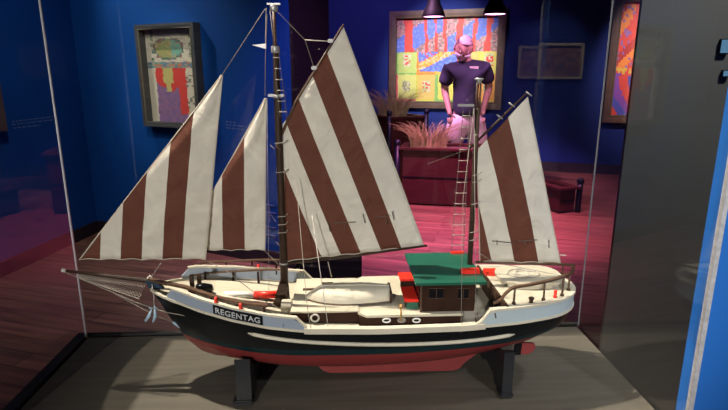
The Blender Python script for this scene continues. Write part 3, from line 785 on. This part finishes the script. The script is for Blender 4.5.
# mooring lines at the waterway amidships
rope([L(270, 303, -.08), L(285, 312, -.10), L(283, 327, -.107)], .0006, 'rope_d')
rope([L(475, 314, -.105), L(476, 322, -.1065)], .0012, 'rope_d', 'deadeye'); rope([L(495, 313, -.104), L(496, 318, -.1055)], .0012, 'rope_d', 'deadeye')
# two black cradle stands
def cradle(px, label, wd):
    b = LZ(px, 400, 0)
    root = empty('display_stand', MX @ Vector((b.x, 0, 0)), YAW)
    tag(root, label, 'stand', 'black stands carrying the ship')
    u = (b.x-SB)/LEN
    bm = bmesh.new(); rows = []
    zt_ = {}
    ys_ = [-.088+.176*i/22 for i in range(23)]
    def hz(y):
        v0 = 1.0
        for i in range(60):
            v = i/60; p = hullpt(min(max(u, .02), .98), v, 1)
            if p.y <= abs(y): return p.z
        return ZK
    def topz(y):
        best = 1
        for dx in (-wd*.7, 0, wd*.7):
            uu_ = u+dx/LEN
            # lowest hull height above this y at this x
            lo = .3
            for i in range(41):
                for du in (-.16, -.08, 0, .08, .16):
                    pass
            best = min(best, lo)
        return best
    # sample the real hull near x for clearance
    prof = {}
    for y in ys_:
        z = 9
        for ui in [k/120 for k in range(121)]:
            for vi in [k/40 for k in range(10, 41)]:
                p = hullpt(ui, vi, 1)
                if abs(p.x-b.x) < wd*.75 and abs(p.y-abs(y)) < .005: z = min(z, p.z)
        prof[y] = z
    cap_ = .088
    pts_t = []
    for y in ys_:
        z = prof[y]
        pts_t.append((y, min(cap_, z-.0025) if z < 8 else cap_))
    outline = [(-.088, 0)]+pts_t+[(.088, 0), (.040, 0), (.030, .014), (-.030, .014), (-.040, 0)]
    prism(bm, [(-wd/2, y, z) for y, z in outline], [(wd/2, y, z) for y, z in outline])
    fin('cradle_board', bm, M['stand'], root)
    for sy in (-1, 1):
        bm = bmesh.new(); box(bm, (-wd*.75, sy*.080-.014, 0), (wd*.6, sy*.080+.014, .010), bev=.003); fin('foot', bm, M['stand'], root)
    return root
cradle(246, 'black wooden cradle stand under the bow of the model ship', .026)
cradle(508, 'black wooden cradle stand under the stern of the model ship', .018)
# ================================================================== PICTURES
def painting(nm, label, P, dirv, w, h, depth, fw, fm, regions, nx, ny, seed, inner=None, cat='painting'):
    """P: top left corner on the wall face, dirv: unit vector rightwards along the wall (2D); faces the camera side"""
    root = bpy.data.objects.new(nm, None); COL.objects.link(root); root.empty_display_size = .1
    ang = math.atan2(dirv.y, dirv.x); root.location = (P.x, P.y, P.z-h); root.rotation_euler = (0, 0, ang)
    tag(root, label, cat)
    bm = bmesh.new()
    o = [(0, 0), (w, 0), (w, h), (0, h)]; i_ = [(fw, fw), (w-fw, fw), (w-fw, h-fw), (fw, h-fw)]
    def rg(pts, y): return [bm.verts.new((x, y, z)) for x, z in pts]
    a = rg(o, -.001); b = rg(o, -depth); c = rg(i_, -depth*.92); d = rg(i_, -depth*.10)
    mid = rg([(x+(fw*.45 if x < w/2 else -fw*.45), z+(fw*.45 if z < h/2 else -fw*.45)) for x, z in o], -depth*1.0)
    for A_, B_ in ((a, b), (b, mid), (mid, c), (c, d)):
        for k in range(4): bm.faces.new((A_[k], A_[(k+1) % 4], B_[(k+1) % 4], B_[k]))
    bm.faces.new(a)
    fin('frame', bm, fm, root)
    if inner:
        bm = bmesh.new()
        x0, x1 = fw*.9, w-fw*.9; z0, z1 = fw*.9, h-fw*.9; r = .008 if w < 1 else .014
        tube(bm, [(x0, -depth*.93, z0), (x1, -depth*.93, z0), (x1, -depth*.93, z1), (x0, -depth*.93, z1)], r*.7, 6, closed=True)
        fin('gilt_slip', bm, inner, root)
    rnd = random.Random(seed)
    mats = []; idx = {}
    def mi(c):
        if c not in idx: idx[c] = len(mats); mats.append(mat('%s paint %d' % (nm, len(mats)), c, .55, var=.15, scale=90))
        return idx[c]
    bm = bmesh.new(); cw, ch = w-2*fw, h-2*fw
    V = []
    for j in range(ny+1):
        row = []
        for i in range(nx+1):
            x = i/nx; z = j/ny
            if 0 < i < nx: x += rnd.uniform(-.33, .33)/nx
            if 0 < j < ny: z += rnd.uniform(-.33, .33)/ny
            row.append(bm.verts.new((fw+x*cw, -depth*.13, fw+z*ch)))
        V.append(row)
    for j in range(ny):
        for i in range(nx):
            f = bm.faces.new((V[j][i], V[j][i+1], V[j+1][i+1], V[j+1][i]))
            f.material_index = mi(regions((i+.5)/nx, (j+.5)/ny, rnd))
    cv = fin('canvas', bm, mats, root)
    return root
BL, WH_, RD, PU, YE, GR, DG, OR, CR, DK = (.10, .16, .55), (.6, .55, .42), (.62, .06, .04), (.22, .12, .22), (.62, .42, .06), (.20, .36, .10), (.10, .16, .11), (.75, .24, .04), (.60, .54, .38), (.08, .05, .05)
PK = (.55, .2, .22)
def reg_left(x, y, r):
    ov = ((x-.45)/.30)**2+((y-.80)/.11)**2
    if y > .58:
        if ov < .8: return r.choice([(.30, .34, .12), (.34, .30, .10), (.42, .36, .16)] if x < .5 else [(.16, .42, .30), (.2, .36, .26), (.34, .36, .22)])
        if ov < 1.15: return r.choice([DG, (.25, .12, .10), (.2, .2, .16)])
        if y < .65: return r.choice([(.12, .28, .24), (.45, .2, .1), (.3, .3, .2), (.14, .2, .26)])
        if abs(x-.12) < .035 or abs(x-.88) < .035: return r.choice([DG, (.30, .30, .18), CR])
        return r.choice([CR, CR, CR, CR, (.5, .42, .34)])
    if y > .58:
        if abs(x-.12) < .07 or abs(x-.9) < .1: return r.choice([CR, CR, CR, DG])
        if y > .9: return r.choice([CR, CR, DG, WH_])
        if .2 < x < .75 and y > .72: return r.choice([DG, GR, (.2, .32, .24), (.35, .3, .16), CR])
        return r.choice([CR, DG, (.3, .36, .3), CR, (.4, .16, .12)])
    if x < .10+.06*(1-y) or x > .76: return r.choice([CR, CR, CR, (.2, .18, .14)]) if x > .76 else CR
    if abs(x-.40) < .08 and y > .28+abs(x-.40)*2: return (.5, .44, .14)
    if y > .34+.3*abs(x-.45): return RD
    if x > .62 and y > .1: return RD
    return r.choice([(.24, .13, .26), (.20, .12, .24), (.28, .14, .22)])
PB = (*(CA-nB*.07), 0)
tl = hit(133.5, 25, PB, (*nB, 0)); tR = hit(192.5, 22.5, PB, (*nB, 0)); bl = hit(142, 126, PB, (*nB, 0)); tl -= Vector((*-nB, 0))*.07; tR -= Vector((*-nB, 0))*.07
painting('framed_painting', 'tall patchwork painting in a deep grey box frame on the left blue wall', tl, dirB, (Vector((tR.x, tR.y))-Vector((tl.x, tl.y))).length, tl.z-bl.z, .07, .036, M['frame_l'], reg_left, 20, 44, 3, M['gilt'])
nC = Vector((-dirC.y, dirC.x))
PC = (*(C0-Vector((-dirC.y, dirC.x))*.07), 0)
c1 = hit(389.5, 11.5, PC, (*nC, 0)); c2 = hit(507, 8.5, PC, (*nC, 0)); c3 = hit(390, 107.5, PC, (*nC, 0)); c1 += Vector((*nC, 0))*.07; c2 += Vector((*nC, 0))*.07
def reg_centre(x, y, r):
    if y > .60:
        for c, w_ in ((.12, .045), (.30, .018), (.40, .015), (.49, .02), (.63, .035), (.78, .022), (.91, .03)):
            if abs(x-c+.05*(y-.8)*(1 if c < .5 else -1)) < w_*(.8+.8*abs(y-.8)): return RD
        d = (y-.60)-(x % .5)*.75
        if -.10 < d < .16: return r.choice([BL, BL, BL, (.16, .24, .62)])
        return r.choice([PK, (.32, .2, .18), (.2, .14, .13), (.45, .3, .28)])
    if y > .36 and .22 < x < .62:
        d = y-.36-(x-.22)*.6
        if d < .0: return r.choice([BL, (.16, .26, .65), BL])
        if d < .1: return r.choice([YE, OR, (.62, .5, .3)])
        return r.choice([BL, BL, RD, (.2, .3, .6)])
    i, j = int(x/.205), int(y/.32)
    fx, fy = (x % .205)/.205, (y % .32)/.32
    if fx < .1 or fy < .09: return [(.55, .08, .12), (.5, .5, .06), (.2, .42, .1), OR, YE][(i+j*2) % 5]
    if .35 < fx < .7 and .35 < fy < .8: return r.choice([(.4, .42, .18), (.2, .2, .12), (.5, .5, .3)]) if (i+j) % 2 == 0 else r.choice([(.4, .5, .2), RD, CR])
    return [(.55, .58, .16), (.42, .55, .14), (.6, .45, .12), (.65, .3, .06), (.6, .55, .1)][(i*2+j) % 5]
painting('framed_painting', 'large square multicoloured painting in a brown frame on the far wall behind the man', c1, dirC, (c2-c1).xy.length, c1.z-c3.z, .07, .10, M['frame_c'], reg_centre, 62, 52, 5, M['gilt'])
d1 = hit(604.5, -6, PC, (*nC, 0)); d3 = hit(602, 122.5, PC, (*nC, 0)); d3 += Vector((*nC, 0))*.07
def reg_right(x, y, r):
    k = int((x*9+2.4*math.sin(y*5))*1.0) % 3
    if abs(y-.40) < .02: return r.choice([YE, RD, YE])
    if y > .4: return [RD, (.4, .03, .03), OR][k] if r.random() > .12 else (.25, .12, .35)
    return [RD, (.06, .08, .4), (.2, .06, .35)][k]
painting('framed_painting', 'red and blue wavy painting in a dark frame beside the grey partition', Vector((d3.x, d3.y, d1.z)), dirC, 1.15, d1.z-d3.z, .07, .10, M['frame_c'], reg_right, 36, 40, 9, M['gilt'])
nA = Vector((-dirA.y, dirA.x))
PA = (*CA, 0)
PA2 = (*(CA-nA*.06), 0); a3 = hit(8, 130.5, PA2, (*nA, 0)); a1 = hit(8, 73, PA2, (*nA, 0)); a3 += Vector((*nA, 0))*.06; a1 += Vector((*nA, 0))*.06
painting('framed_painting', 'brown framed picture cut by the left border of the photo', Vector((a3.x, a3.y, a1.z))-Vector((dirA.x, dirA.y, 0))*.8, dirA, .8, a1.z-a3.z, .06, .10, M['frame_c'], lambda x, y, r: r.choice([PU, DG, DK, RD]), 10, 8, 2)
# picture hanging behind the camera, seen mirrored in the rear glass
def mirror_hit(px, py, Y):
    r = ray(px, py).normalized(); p0 = MX @ Vector((0, Y0, 0)); n = MX.to_3x3() @ Vector((0, 1, 0))
    o = Vector((0, 0, H)); h_ = o+r*((p0-o).dot(n)/r.dot(n)); r2 = r-2*r.dot(n)*n
    return h_+r2*((Y-h_.y)/r2.y)
m1 = mirror_hit(540, 43, -4.98); m2 = mirror_hit(581, 79, -4.98)
painting('framed_painting', 'small faint framed picture seen mirrored in the rear glass right of the man', Vector((max(m1.x, m2.x), -5.0, m1.z)), Vector((-1, 0)), abs(m2.x-m1.x), m1.z-m2.z, .04, .03, mat('pale frame', (.5, .45, .36), .5), lambda x, y, r: r.choice([(.3, .16, .14), (.2, .1, .12), (.36, .22, .16), (.15, .1, .14)]), 8, 8, 4)
# wall captions: rows of tiny lettering strokes
def caption(label, plane, n, spots, m):
    root = None; rnd = random.Random(4)
    bm = bmesh.new()
    for (xa, ya, xb2, yb2, hh) in spots:
        a = hit(xa, ya, plane, n); b = hit(xb2, yb2, plane, n); d = (b-a); Ln = d.length; d.normalize(); s = 0; nn = Vector(n).normalized(); nn = nn if nn.y < 0 else -nn
        while s < Ln:
            w_ = rnd.uniform(.012, .05); p = a+d*s; q_ = a+d*min(s+w_, Ln); 
            up = Vector((0, 0, hh))
            P_ = [p+nn*.0004, q_+nn*.0004, q_+up+nn*.0004, p+up+nn*.0004]
            prism(bm, P_, [x+nn*.0012 for x in P_]); s += w_+.014
    o = fin('wall_caption', bm, m); tag(o, label, 'caption'); return o
caption('rows of small pale lettering on the side wall at the left border', PA, (*nA, 0), [(12, 122, 54, 117, .006), (12, 125, 54, 120, .006), (14, 128.5, 40, 125.5, .006)], M['ink'])
caption('short lines of small pale lettering on the blue wall right of the tall painting', (*CA, 0), (*nB, 0), [(226, 122, 236, 123, .006), (226, 125, 246, 127, .006), (226, 128, 244, 130, .005)], M['ink'])
# line drawing glimpsed between jib and mast
bm = bmesh.new()
nn = -Vector((*nB, 0)).normalized()
def wp(x, y): return hit(x, y, (*CA, 0), (*nB, 0))+nn*.003
for a, b in (((265, 204), (275, 206)), ((265, 212), (276, 213)), ((266, 226), (276, 228)), ((267, 204), (267, 236)), ((271, 214), (276, 222)), ((265, 234), (276, 236)), ((270, 206), (270, 222))): tube(bm, [wp(*a), wp(*b)], .0022, 5)
o = fin('line_drawing', bm, M['ink']); tag(o, 'pale line drawing on the blue wall glimpsed between jib and main mast', 'drawing')
# ================================================================== ROOM OBJECTS
# black plinth behind the main sail
pl = empty('black_pedestal', (-.155, 3.42, 0), 0); tag(pl, 'low black pedestal on the floor behind the main sail', 'pedestal')
bm = bmesh.new(); box(bm, (-.27, -.12, 0), (.14, .14, .30), bev=.01); fin('body', bm, M['black'], pl)
bm = bmesh.new(); box(bm, (-.275, -.125, .3), (.145, .145, .315), bev=.004); fin('top_plate', bm, M['black'], pl)
# planters
def planter(label, x, y, rz, w, d, h, posts):
    root = empty('planter_box', (x, y, 0), rz); tag(root, label, 'planter', )
    bm = bmesh.new()
    for (a, b) in (((0, 0, .02), (w, .03, h)), ((0, d-.03, .02), (w, d, h)), ((0, .03, .02), (.03, d-.03, h)), ((w-.03, .03, .02), (w, d-.03, h))): box(bm, a, b)
    fin('side_boards', bm, M['planter'], root)
    bm = bmesh.new(); r_ = .035
    for (a, b) in (((-r_, -r_, h), (w+r_, .04, h+.02)), ((-r_, d-.04, h), (w+r_, d+r_, h+.02)), ((-r_, .04, h), (.04, d-.04, h+.02)), ((w-.04, .04, h), (w+r_, d-.04, h+.02))): box(bm, a, b)
    fin('rim', bm, M['planter'], root)
    bm = bmesh.new(); box(bm, (.03, .03, .05), (w-.03, d-.03, h-.01)); fin('soil', bm, M['soil'], root)
    bm = bmesh.new(); box(bm, (0, -.006, h*.5), (w, 0, h*.5+.012)); fin('seam_board', bm, M['black'], root)
    for (px_, py_) in posts:
        pp = fin('corner_post', T([(px_, py_, 0), (px_, py_, h+.04)], .028, 14), M['post'], root, True)
        bm = bmesh.new(); lathe(bm, [(.015, 0), (.030, .012), (.036, .035), (.030, .058), (0, .07)], (px_, py_, h+.035), 16); fin('ball_finial', bm, M['post'], pp, True)
    return root
f0 = atz(402, 204.5, 0)
ang = math.atan2(-.24, 1.25)
planter('long low red brown planter in front of the man, grass at its left end', f0.x, f0.y, ang, 1.02, .42, .575, [(-.06, .0)])
planter('tall red planter standing behind the left end of the long planter', .31, 6.35, math.radians(28), .50, .5, .80, [(-.03, -.03), (.5, -.03)])
g0 = atz(546, 214, 0)
planter('small low planter on the floor right of the mizzen sail', g0.x+.12, g0.y, math.radians(20), .18, .34, .24, [(.23, .0)])
def grass(label, c, rx, ry, n, hgt, seed):
    rnd = random.Random(seed); bm = bmesh.new()
    for i in range(n):
        a = rnd.uniform(0, 2*PI); r = math.sqrt(rnd.random()); bx, by = rx*r*math.cos(a), ry*r*math.sin(a)
        hh = hgt*rnd.uniform(.5, 1.15); lean = rnd.uniform(.15, .85)*hh; la = a+rnd.uniform(-.9, .9)
        pts = []
        for k in range(6):
            t = k/5; pts.append(Vector((bx+lean*t*t*math.cos(la), by+lean*t*t*math.sin(la), hh*(t-.28*t*t*t))))
        tube(bm, pts, [.0026, .0024, .0022, .0018, .0014, .0008], 3, caps=False)
    o = fin('grass_clump', bm, M['grass']); o.location = c; tag(o, label, 'grass plant'); return o
gc = Vector((f0.x, f0.y, 0))+Matrix.Rotation(ang, 3, 'Z') @ Vector((.24, .21, .56))
grass('dry straw coloured grass clump at the left end of the long planter', gc, .19, .13, 340, .33, 1)
gc2 = Vector((.31, 6.35, 0))+Matrix.Rotation(math.radians(28), 3, 'Z') @ Vector((.2, .28, .785))
grass('dry grass clump in the tall red planter beside the main sail', gc2, .18, .16, 280, .44, 2)
# pendant lamps
def lamp(px, py, Y, label):
    c = at(px, py, Y); root = empty('pendant_lamp', c, 0); tag(root, label, 'lamp', 'pendant lamps over the planter')
    bm = bmesh.new(); lathe(bm, [(.118, 0), (.116, .02), (.098, .07), (.070, .12), (.055, .2), (.05, .28), (.02, .30), (.0, .302)], (0, 0, 0), 28)
    # open shade: remove the bottom cap
    fs = [f for f in bm.faces if len(f.verts) > 6]; bmesh.ops.delete(bm, geom=fs, context='FACES')
    o = fin('lamp_shade', bm, M['shade'], root, True); s_ = o.modifiers.new('t', 'SOLIDIFY'); s_.thickness = .004
    bm = bmesh.new(); lathe(bm, [(0, .0), (.105, .006), (.105, .012), (0, .014)], (0, 0, 0), 24); fin('bulb', bm, M['glow'], root)
    fin('cord', T([(0, 0, .30), (0, 0, 3.195-c.z)], .006, 8), M['black'], root)
    return c
l1 = lamp(433.5, 17, 5.75, 'left black pendant lamp with glowing pink underside above the painting')
l2 = lamp(495, 14.5, 5.6, 'right black pendant lamp with glowing pink underside beyond the man')
# glowing panels on the grey partition imitate a reflection in the glass
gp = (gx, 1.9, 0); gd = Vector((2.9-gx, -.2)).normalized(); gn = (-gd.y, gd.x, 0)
for (x0, y0, x1, y1, lab) in ((717, 39, 729, 54, 'upper small glowing panel imitating a blue screen at the right border'), (720, 70, 729, 77, 'lower small glowing panel imitating a screen at the right border')):
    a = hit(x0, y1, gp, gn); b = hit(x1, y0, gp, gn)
    root = empty('reflection_panel', a, math.atan2(gd.y, gd.x)); tag(root, lab, 'reflection')
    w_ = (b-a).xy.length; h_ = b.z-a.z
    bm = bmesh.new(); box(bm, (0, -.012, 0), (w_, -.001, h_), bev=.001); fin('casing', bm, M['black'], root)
    bm = bmesh.new(); box(bm, (.003, -.0135, .003), (w_-.003, -.0121, h_-.003)); fin('display', bm, M['reflection'], root)
# ================================================================== THE MAN
Ym = 6.05
pr = at(465, 113, Ym)
man = empty('person', (pr.x, Ym, 0)); tag(man, 'person in a dark t-shirt, pale shorts and face mask looking down behind the planter', 'person')
cx = pr.x
def Pm(px, py, dy=0): 
    p = at(px, py, Ym+dy); return Vector((p.x-cx, dy, p.z))
def skin(name, chains, m, parent, root=0, sub=2):
    """chains: list of lists of (Vector, radius) or index refs"""
    me = bpy.data.meshes.new(name); verts = []; edges = []; rad = []
    for ch in chains:
        prev = None
        for it in ch:
            if isinstance(it, int): idx = it
            else:
                p, r = it; idx = len(verts); verts.append(tuple(p)); rad.append(r if isinstance(r, tuple) else (r, r))
            if prev is not None: edges.append((prev, idx))
            prev = idx
    me.from_pydata(verts, edges, []); me.update()
    o = bpy.data.objects.new(name, me); COL.objects.link(o); o.parent = parent
    o.modifiers.new('skin', 'SKIN')
    if not me.skin_vertices: me.attributes.new if False else None
    sv = me.skin_vertices[0].data if me.skin_vertices else None
    if sv is None:
        bm_ = bmesh.new(); bm_.from_mesh(me); bm_.verts.layers.skin.verify(); bm_.to_mesh(me); bm_.free(); sv = me.skin_vertices[0].data
    for i, r in enumerate(rad): sv[i].radius = r; sv[i].use_root = (i == root)
    ss = o.modifiers.new('sub', 'SUBSURF'); ss.levels = sub; ss.render_levels = sub
    me.materials.append(m)
    for md in o.modifiers:
        if md.type == 'SKIN': md.use_smooth_shade = True
    return o
pel = Pm(466, 118); chest = Pm(467, 78, -.01); neck = Pm(465, 60, -.03); nk2 = Pm(463.5, 54, -.07)
hd = Pm(463.5, 48.5, -.12)
shL, shR = Pm(447, 66, 0), Pm(486, 64, .0)
elL, elR = Pm(444.5, 90, .05), Pm(489, 88, .05); wrL, wrR = Pm(449, 110, -.06), Pm(483, 110, -.06)
hiL, hiR = Pm(457, 122), Pm(474, 122)
body = []
body.append([(pel, (.13, .10)), (Pm(466, 98), (.135, .10)), (chest, (.15, .11)), (neck, (.060, .060)), (nk2, (.056, .058))])   # 0..4
body.append([2, (shL, .062), (elL, .046), (wrL, .032)])     # 5,6,7
body.append([2, (shR, .062), (elR, .046), (wrR, .032)])     # 8,9,10
body.append([0, (hiL, .095), (Vector((hiL.x-.02, -.02, .48)), .062), (Vector((hiL.x-.03, .02, .28)), .056), (Vector((hiL.x-.03, .03, .09)), .038)])
body.append([0, (hiR, .095), (Vector((hiR.x+.02, -.02, .48)), .062), (Vector((hiR.x+.03, .02, .28)), .056), (Vector((hiR.x+.03, .03, .09)), .038)])
n0 = 5+3+3+4+4
def hand(wi, w, sgn):
    palm = w+Vector((sgn*-.01, -.02, -.055)); out = [[wi, (palm, (.036, .018))]]
    k = n0
    return palm, out
pmL = wrL+Vector((.01, -.03, -.06)); pmR = wrR+Vector((-.01, -.03, -.06))
body.append([7, (pmL, (.034, .020))]); body.append([10, (pmR, (.034, .020))])
bo = skin('body', body, M['skin'], man)
for w, s_ in ((pmL, 1), (pmR, -1)):
    ch = []
    for i, (dx, ln) in enumerate(((-.027, .068), (-.009, .078), (.009, .074), (.026, .058))):
        a = w+Vector((dx, -.004, -.02)); b = a+Vector((s_*.004, -.012, -ln*.55)); c = b+Vector((s_*.008, .010, -ln*.45))
        ch.append([(a, .0095), (b, .009), (c, .0075)])
    a = w+Vector((s_*.022, -.006, .012)); ch.append([(a, .011), (a+Vector((s_*.028, -.012, -.024)), .0095), (a+Vector((s_*.036, -.014, -.05)), .008)])
    for q in ch:      # every finger its own chain rooted in the palm
        skin('finger', [q], M['skin'], man, sub=1)
# head: shaped ellipsoid, tilted down
def headmesh(scale, m, name, cut=None, parent=man):
    bm = bmesh.new(); bmesh.ops.create_uvsphere(bm, u_segments=28, v_segments=20, radius=1)
    for v in bm.verts:
        x, y, z = v.co; jaw = 1-.28*max(0, -z)**1.3
        v.co = Vector((x*.096*jaw*scale, (y*.112*(1-.18*max(0, -z)))*scale, z*.138*scale))
        if not cut and y < -.75 and abs(x) < .25:     # nose, brow, chin
            v.co.y -= .020*math.exp(-((z+.12)/.18)**2)*math.exp(-(x/.16)**2)
        if not cut and y < -.6: v.co.y += .008*math.exp(-((z-.05)/.12)**2)*(math.exp(-((abs(x)-.38)/.16)**2))
    if cut: bmesh.ops.delete(bm, geom=[v for v in bm.verts if cut(v.co/scale)], context='VERTS')
    R = Matrix.Translation(hd) @ Matrix.Rotation(math.radians(8), 4, 'Y') @ Matrix.Rotation(math.radians(32), 4, 'X')
    o = fin(name, bm, m, parent, True, R); return o, R
hdO, HR = headmesh(1.0, M['skin'], 'head')
hr, _ = headmesh(1.05, M['hair'], 'hair', cut=lambda c: c.z < -.02 or (c.y < -.03 and c.z < .075))
mk, _ = headmesh(1.07, M['mask'], 'face_mask', cut=lambda c: c.y > -.035 or c.z > -.012)
for o_ in (hr, mk): q_ = o_.modifiers.new('t', 'SOLIDIFY'); q_.thickness = .006
for sx in (-1, 1):
    bm = bmesh.new(); bmesh.ops.create_uvsphere(bm, u_segments=10, v_segments=8, radius=.013); 
    fin('eye', bm, M['white'], hdO, True, Matrix.Translation((sx*.034, -.094, .012)))
    bm = bmesh.new(); bmesh.ops.create_uvsphere(bm, u_segments=12, v_segments=8, radius=1)
    for v in bm.verts: v.co = Vector((v.co.x*.012, v.co.y*.02, v.co.z*.032))
    fin('ear', bm, M['skin'], hdO, True, Matrix.Translation((sx*.096, .005, -.005)))
# shirt
sh = [[(Pm(465.5, 119), (.20, .15)), (Pm(465.5, 108), (.205, .155)), (Pm(465.5, 96), (.20, .15)), (Pm(466, 80), (.215, .15)), (Pm(466, 68, -.01), (.18, .12)), (Pm(465, 60.5, -.02), (.075, .075))],
      [4, (Pm(449, 70), .095), (Pm(444, 86, .03), .082)], [4, (Pm(484.5, 69), .095), (Pm(489, 84, .03), .082)]]
skin('shirt', sh, M['shirt'], man)
so = [[(Pm(465, 118), (.190, .14)), (Pm(465.5, 108), (.175, .135))],
      [0, (Pm(455.5, 128), (.14, .135)), (Vector((Pm(453.5, 150).x, 0, .50)), (.112, .12))],
      [0, (Pm(476, 126), (.13, .135)), (Vector((Pm(478, 150).x, 0, .50)), (.105, .12))]]
skin('shorts', so, M['shorts'], man)
p = Pm(475, 68.5, -.19); bm = bmesh.new(); box(bm, (p.x-.048, p.y+.045, p.z-.024), (p.x+.048, p.y+.06, p.z+.024), bev=.003); fin('name_tag', bm, M['tag'], man)
for hi_ in (hiL.x-.03, hiR.x+.03):
    bm = bmesh.new()
    rows = []
    for i in range(11):
        q = i/10; y = .09-.27*q; w_ = .042*(1-.35*abs(2*q-.9)**2.5); hh = .085*(1-q)**.8+.03
        rows.append([Vector((hi_+w_*math.cos(a), y, max(0, hh*math.sin(a)))) for a in [PI*k/8 for k in range(9)]]+[Vector((hi_+w_, y, 0))])
    sheet(bm, rows); bm.faces.new([bm.verts.new(x) for x in rows[0][:9]]); bm.faces.new([bm.verts.new(x) for x in rows[-1][:9]])
    bmesh.ops.remove_doubles(bm, verts=bm.verts[:], dist=1e-5)
    fin('shoe', bm, M['shoe'], man, True)
# ================================================================== LIGHTS
def spot(name, loc, tgt, col, power, ang, blend=.3, r=.03):
    d = bpy.data.lights.new(name, 'SPOT'); d.color = col; d.energy = power; d.spot_size = math.radians(ang); d.spot_blend = blend; d.shadow_soft_size = r
    o = bpy.data.objects.new(name, d); COL.objects.link(o); o.location = loc
    o.rotation_euler = (Vector(tgt)-Vector(loc)).to_track_quat('-Z', 'Y').to_euler(); return o
WARM = (1, .90, .74)
LP = Vector((-1.09, 1.088, 3.1))
spot('case_spot', LP, (.0, .93, .80), WARM, 400, 44, .3, .0008)
spot('case_spot', LP.lerp(Vector((0, .93, .8)), .15), (.02, .93, .80), WARM, 115, 26, .04, .001)  # second lamp added for the dimmer light coming through the side glass
spot('front_spot', (-1.3, -4.7, 2.32), (0, .95, 1.15), (1, .95, .88), 1050, 15, .5, .04)
tl_ = empty('light_blocker', LP); tag(tl_, 'unseen added spotlight aimed at the model ship, above the photo', 'blocker')  # unseen housing and plate, added to shape the case lighting
bm = bmesh.new(); lathe(bm, [(.05, .03), (.05, .10), (0, .102)], (0, 0, 0), 20); fin('housing', bm, M['black'], tl_)
bm = bmesh.new()
q0 = LP+(MX @ Vector((-.355, -.25, 0))-LP)*.1; q1 = LP+(MX @ Vector((-.355, .25, 0))-LP)*.1
o1 = Vector((-.16, 0, 0)); P_ = [q0-LP, q1-LP, q1-LP+o1, q0-LP+o1]
prism(bm, P_, [p+Vector((0, 0, .003)) for p in P_]); fin('cut_off_plate', bm, M['black'], tl_)  # plate added to cut a straight light edge across the case floor
spot('picture_light', (-2.28, 3.70, 2.95), (-1.28, 3.92, 1.15), (1, .97, .92), 120, 60, .9, .01)
spot('picture_light', (-1.3, 1.9, 3.1), (-1.45, 3.98, 1.28), (1, .95, .85), 90, 18, .4, .02)  # extra fill lamp added to brighten the face of the tall painting
spot('wall_washer', (-2.2, 1.2, 3.1), (*(CA+dirB*.2), 1.1), (.9, .95, 1), 60, 60, 1, .05)
spot('wall_washer', (-.6, 1.6, 3.15), (-.9, 3.7, .6), (.85, .9, 1), 28, 70, 1, .1)
spot('wall_washer', (-1.2, 2.0, 3.1), (-2.4, 3.4, .9), (.85, .9, 1), 80, 80, 1, .1)
spot('floor_spot', (-1.4, 1.6, 3.1), (-1.6, 2.9, 0), (1, .5, .45), 22, 75, 1, .1)
spot('wall_washer', (.8, 5.0, 3.1), (1.1, 7.7, 1.5), (1, .92, .92), 950, 34, .8, .05)
spot('wall_washer', (-.4, 5.4, 3.1), (.2, 7.9, 1.6), (.75, .45, 1), 170, 90, 1, .1)
spot('wall_washer', (3.3, 5.0, 3.1), (3.75, 6.9, 1.5), (1, .8, .8), 520, 40, .9, .05)
spot('floor_spot', (2.6, 3.6, 3.1), (2.6, 5.4, .0), (1, .40, .42), 170, 70, 1, .05)
MAG = (1, .20, .62)
spot('magenta_spot', (1.2, 4.0, 3.1), (.8, 4.7, 0), (1, .26, .66), 1300, 58, .8, .05)
spot('magenta_spot', (.0, 5.2, 3.1), (1.1, 6.05, 1.2), (1, .48, .95), 640, 34, .6, .05)
spot('violet_spot', (.1, 2.6, 3.1), (.1, 3.9, 0), (.75, .28, 1), 460, 60, .9, .05)
for c in (l1, l2): spot('pendant_light', (c.x, c.y, c.z-.02), (c.x, c.y, 0), (1, .45, .9), 30, 130, .6, .08)
spot('blue_wall_spot', (1.4, -1.2, 3.1), (.95, .75, .8), (.9, .95, 1), 160, 45, .8, .1)
spot('partition_spot', (1.6, .9, 3.1), (1.4, 1.85, 1.2), (.97, .97, .95), 270, 90, 1, .1)
spot('rear_picture_light', (m1.x-.5, -3.2, 3.1), ((m1.x+m2.x)/2, -5, (m1.z+m2.z)/2), (1, .9, .8), 500, 24, .6, .03)
w = bpy.data.worlds.new('world'); sc.world = w; w.use_nodes = True
w.node_tree.nodes['Background'].inputs[0].default_value = (.25, .3, .5, 1); w.node_tree.nodes['Background'].inputs[1].default_value = .02
vs = sc.view_settings; vs.view_transform = 'Standard'; vs.look = 'None'; vs.gamma = 1; vs.exposure = 0; vs.use_curve_mapping = False
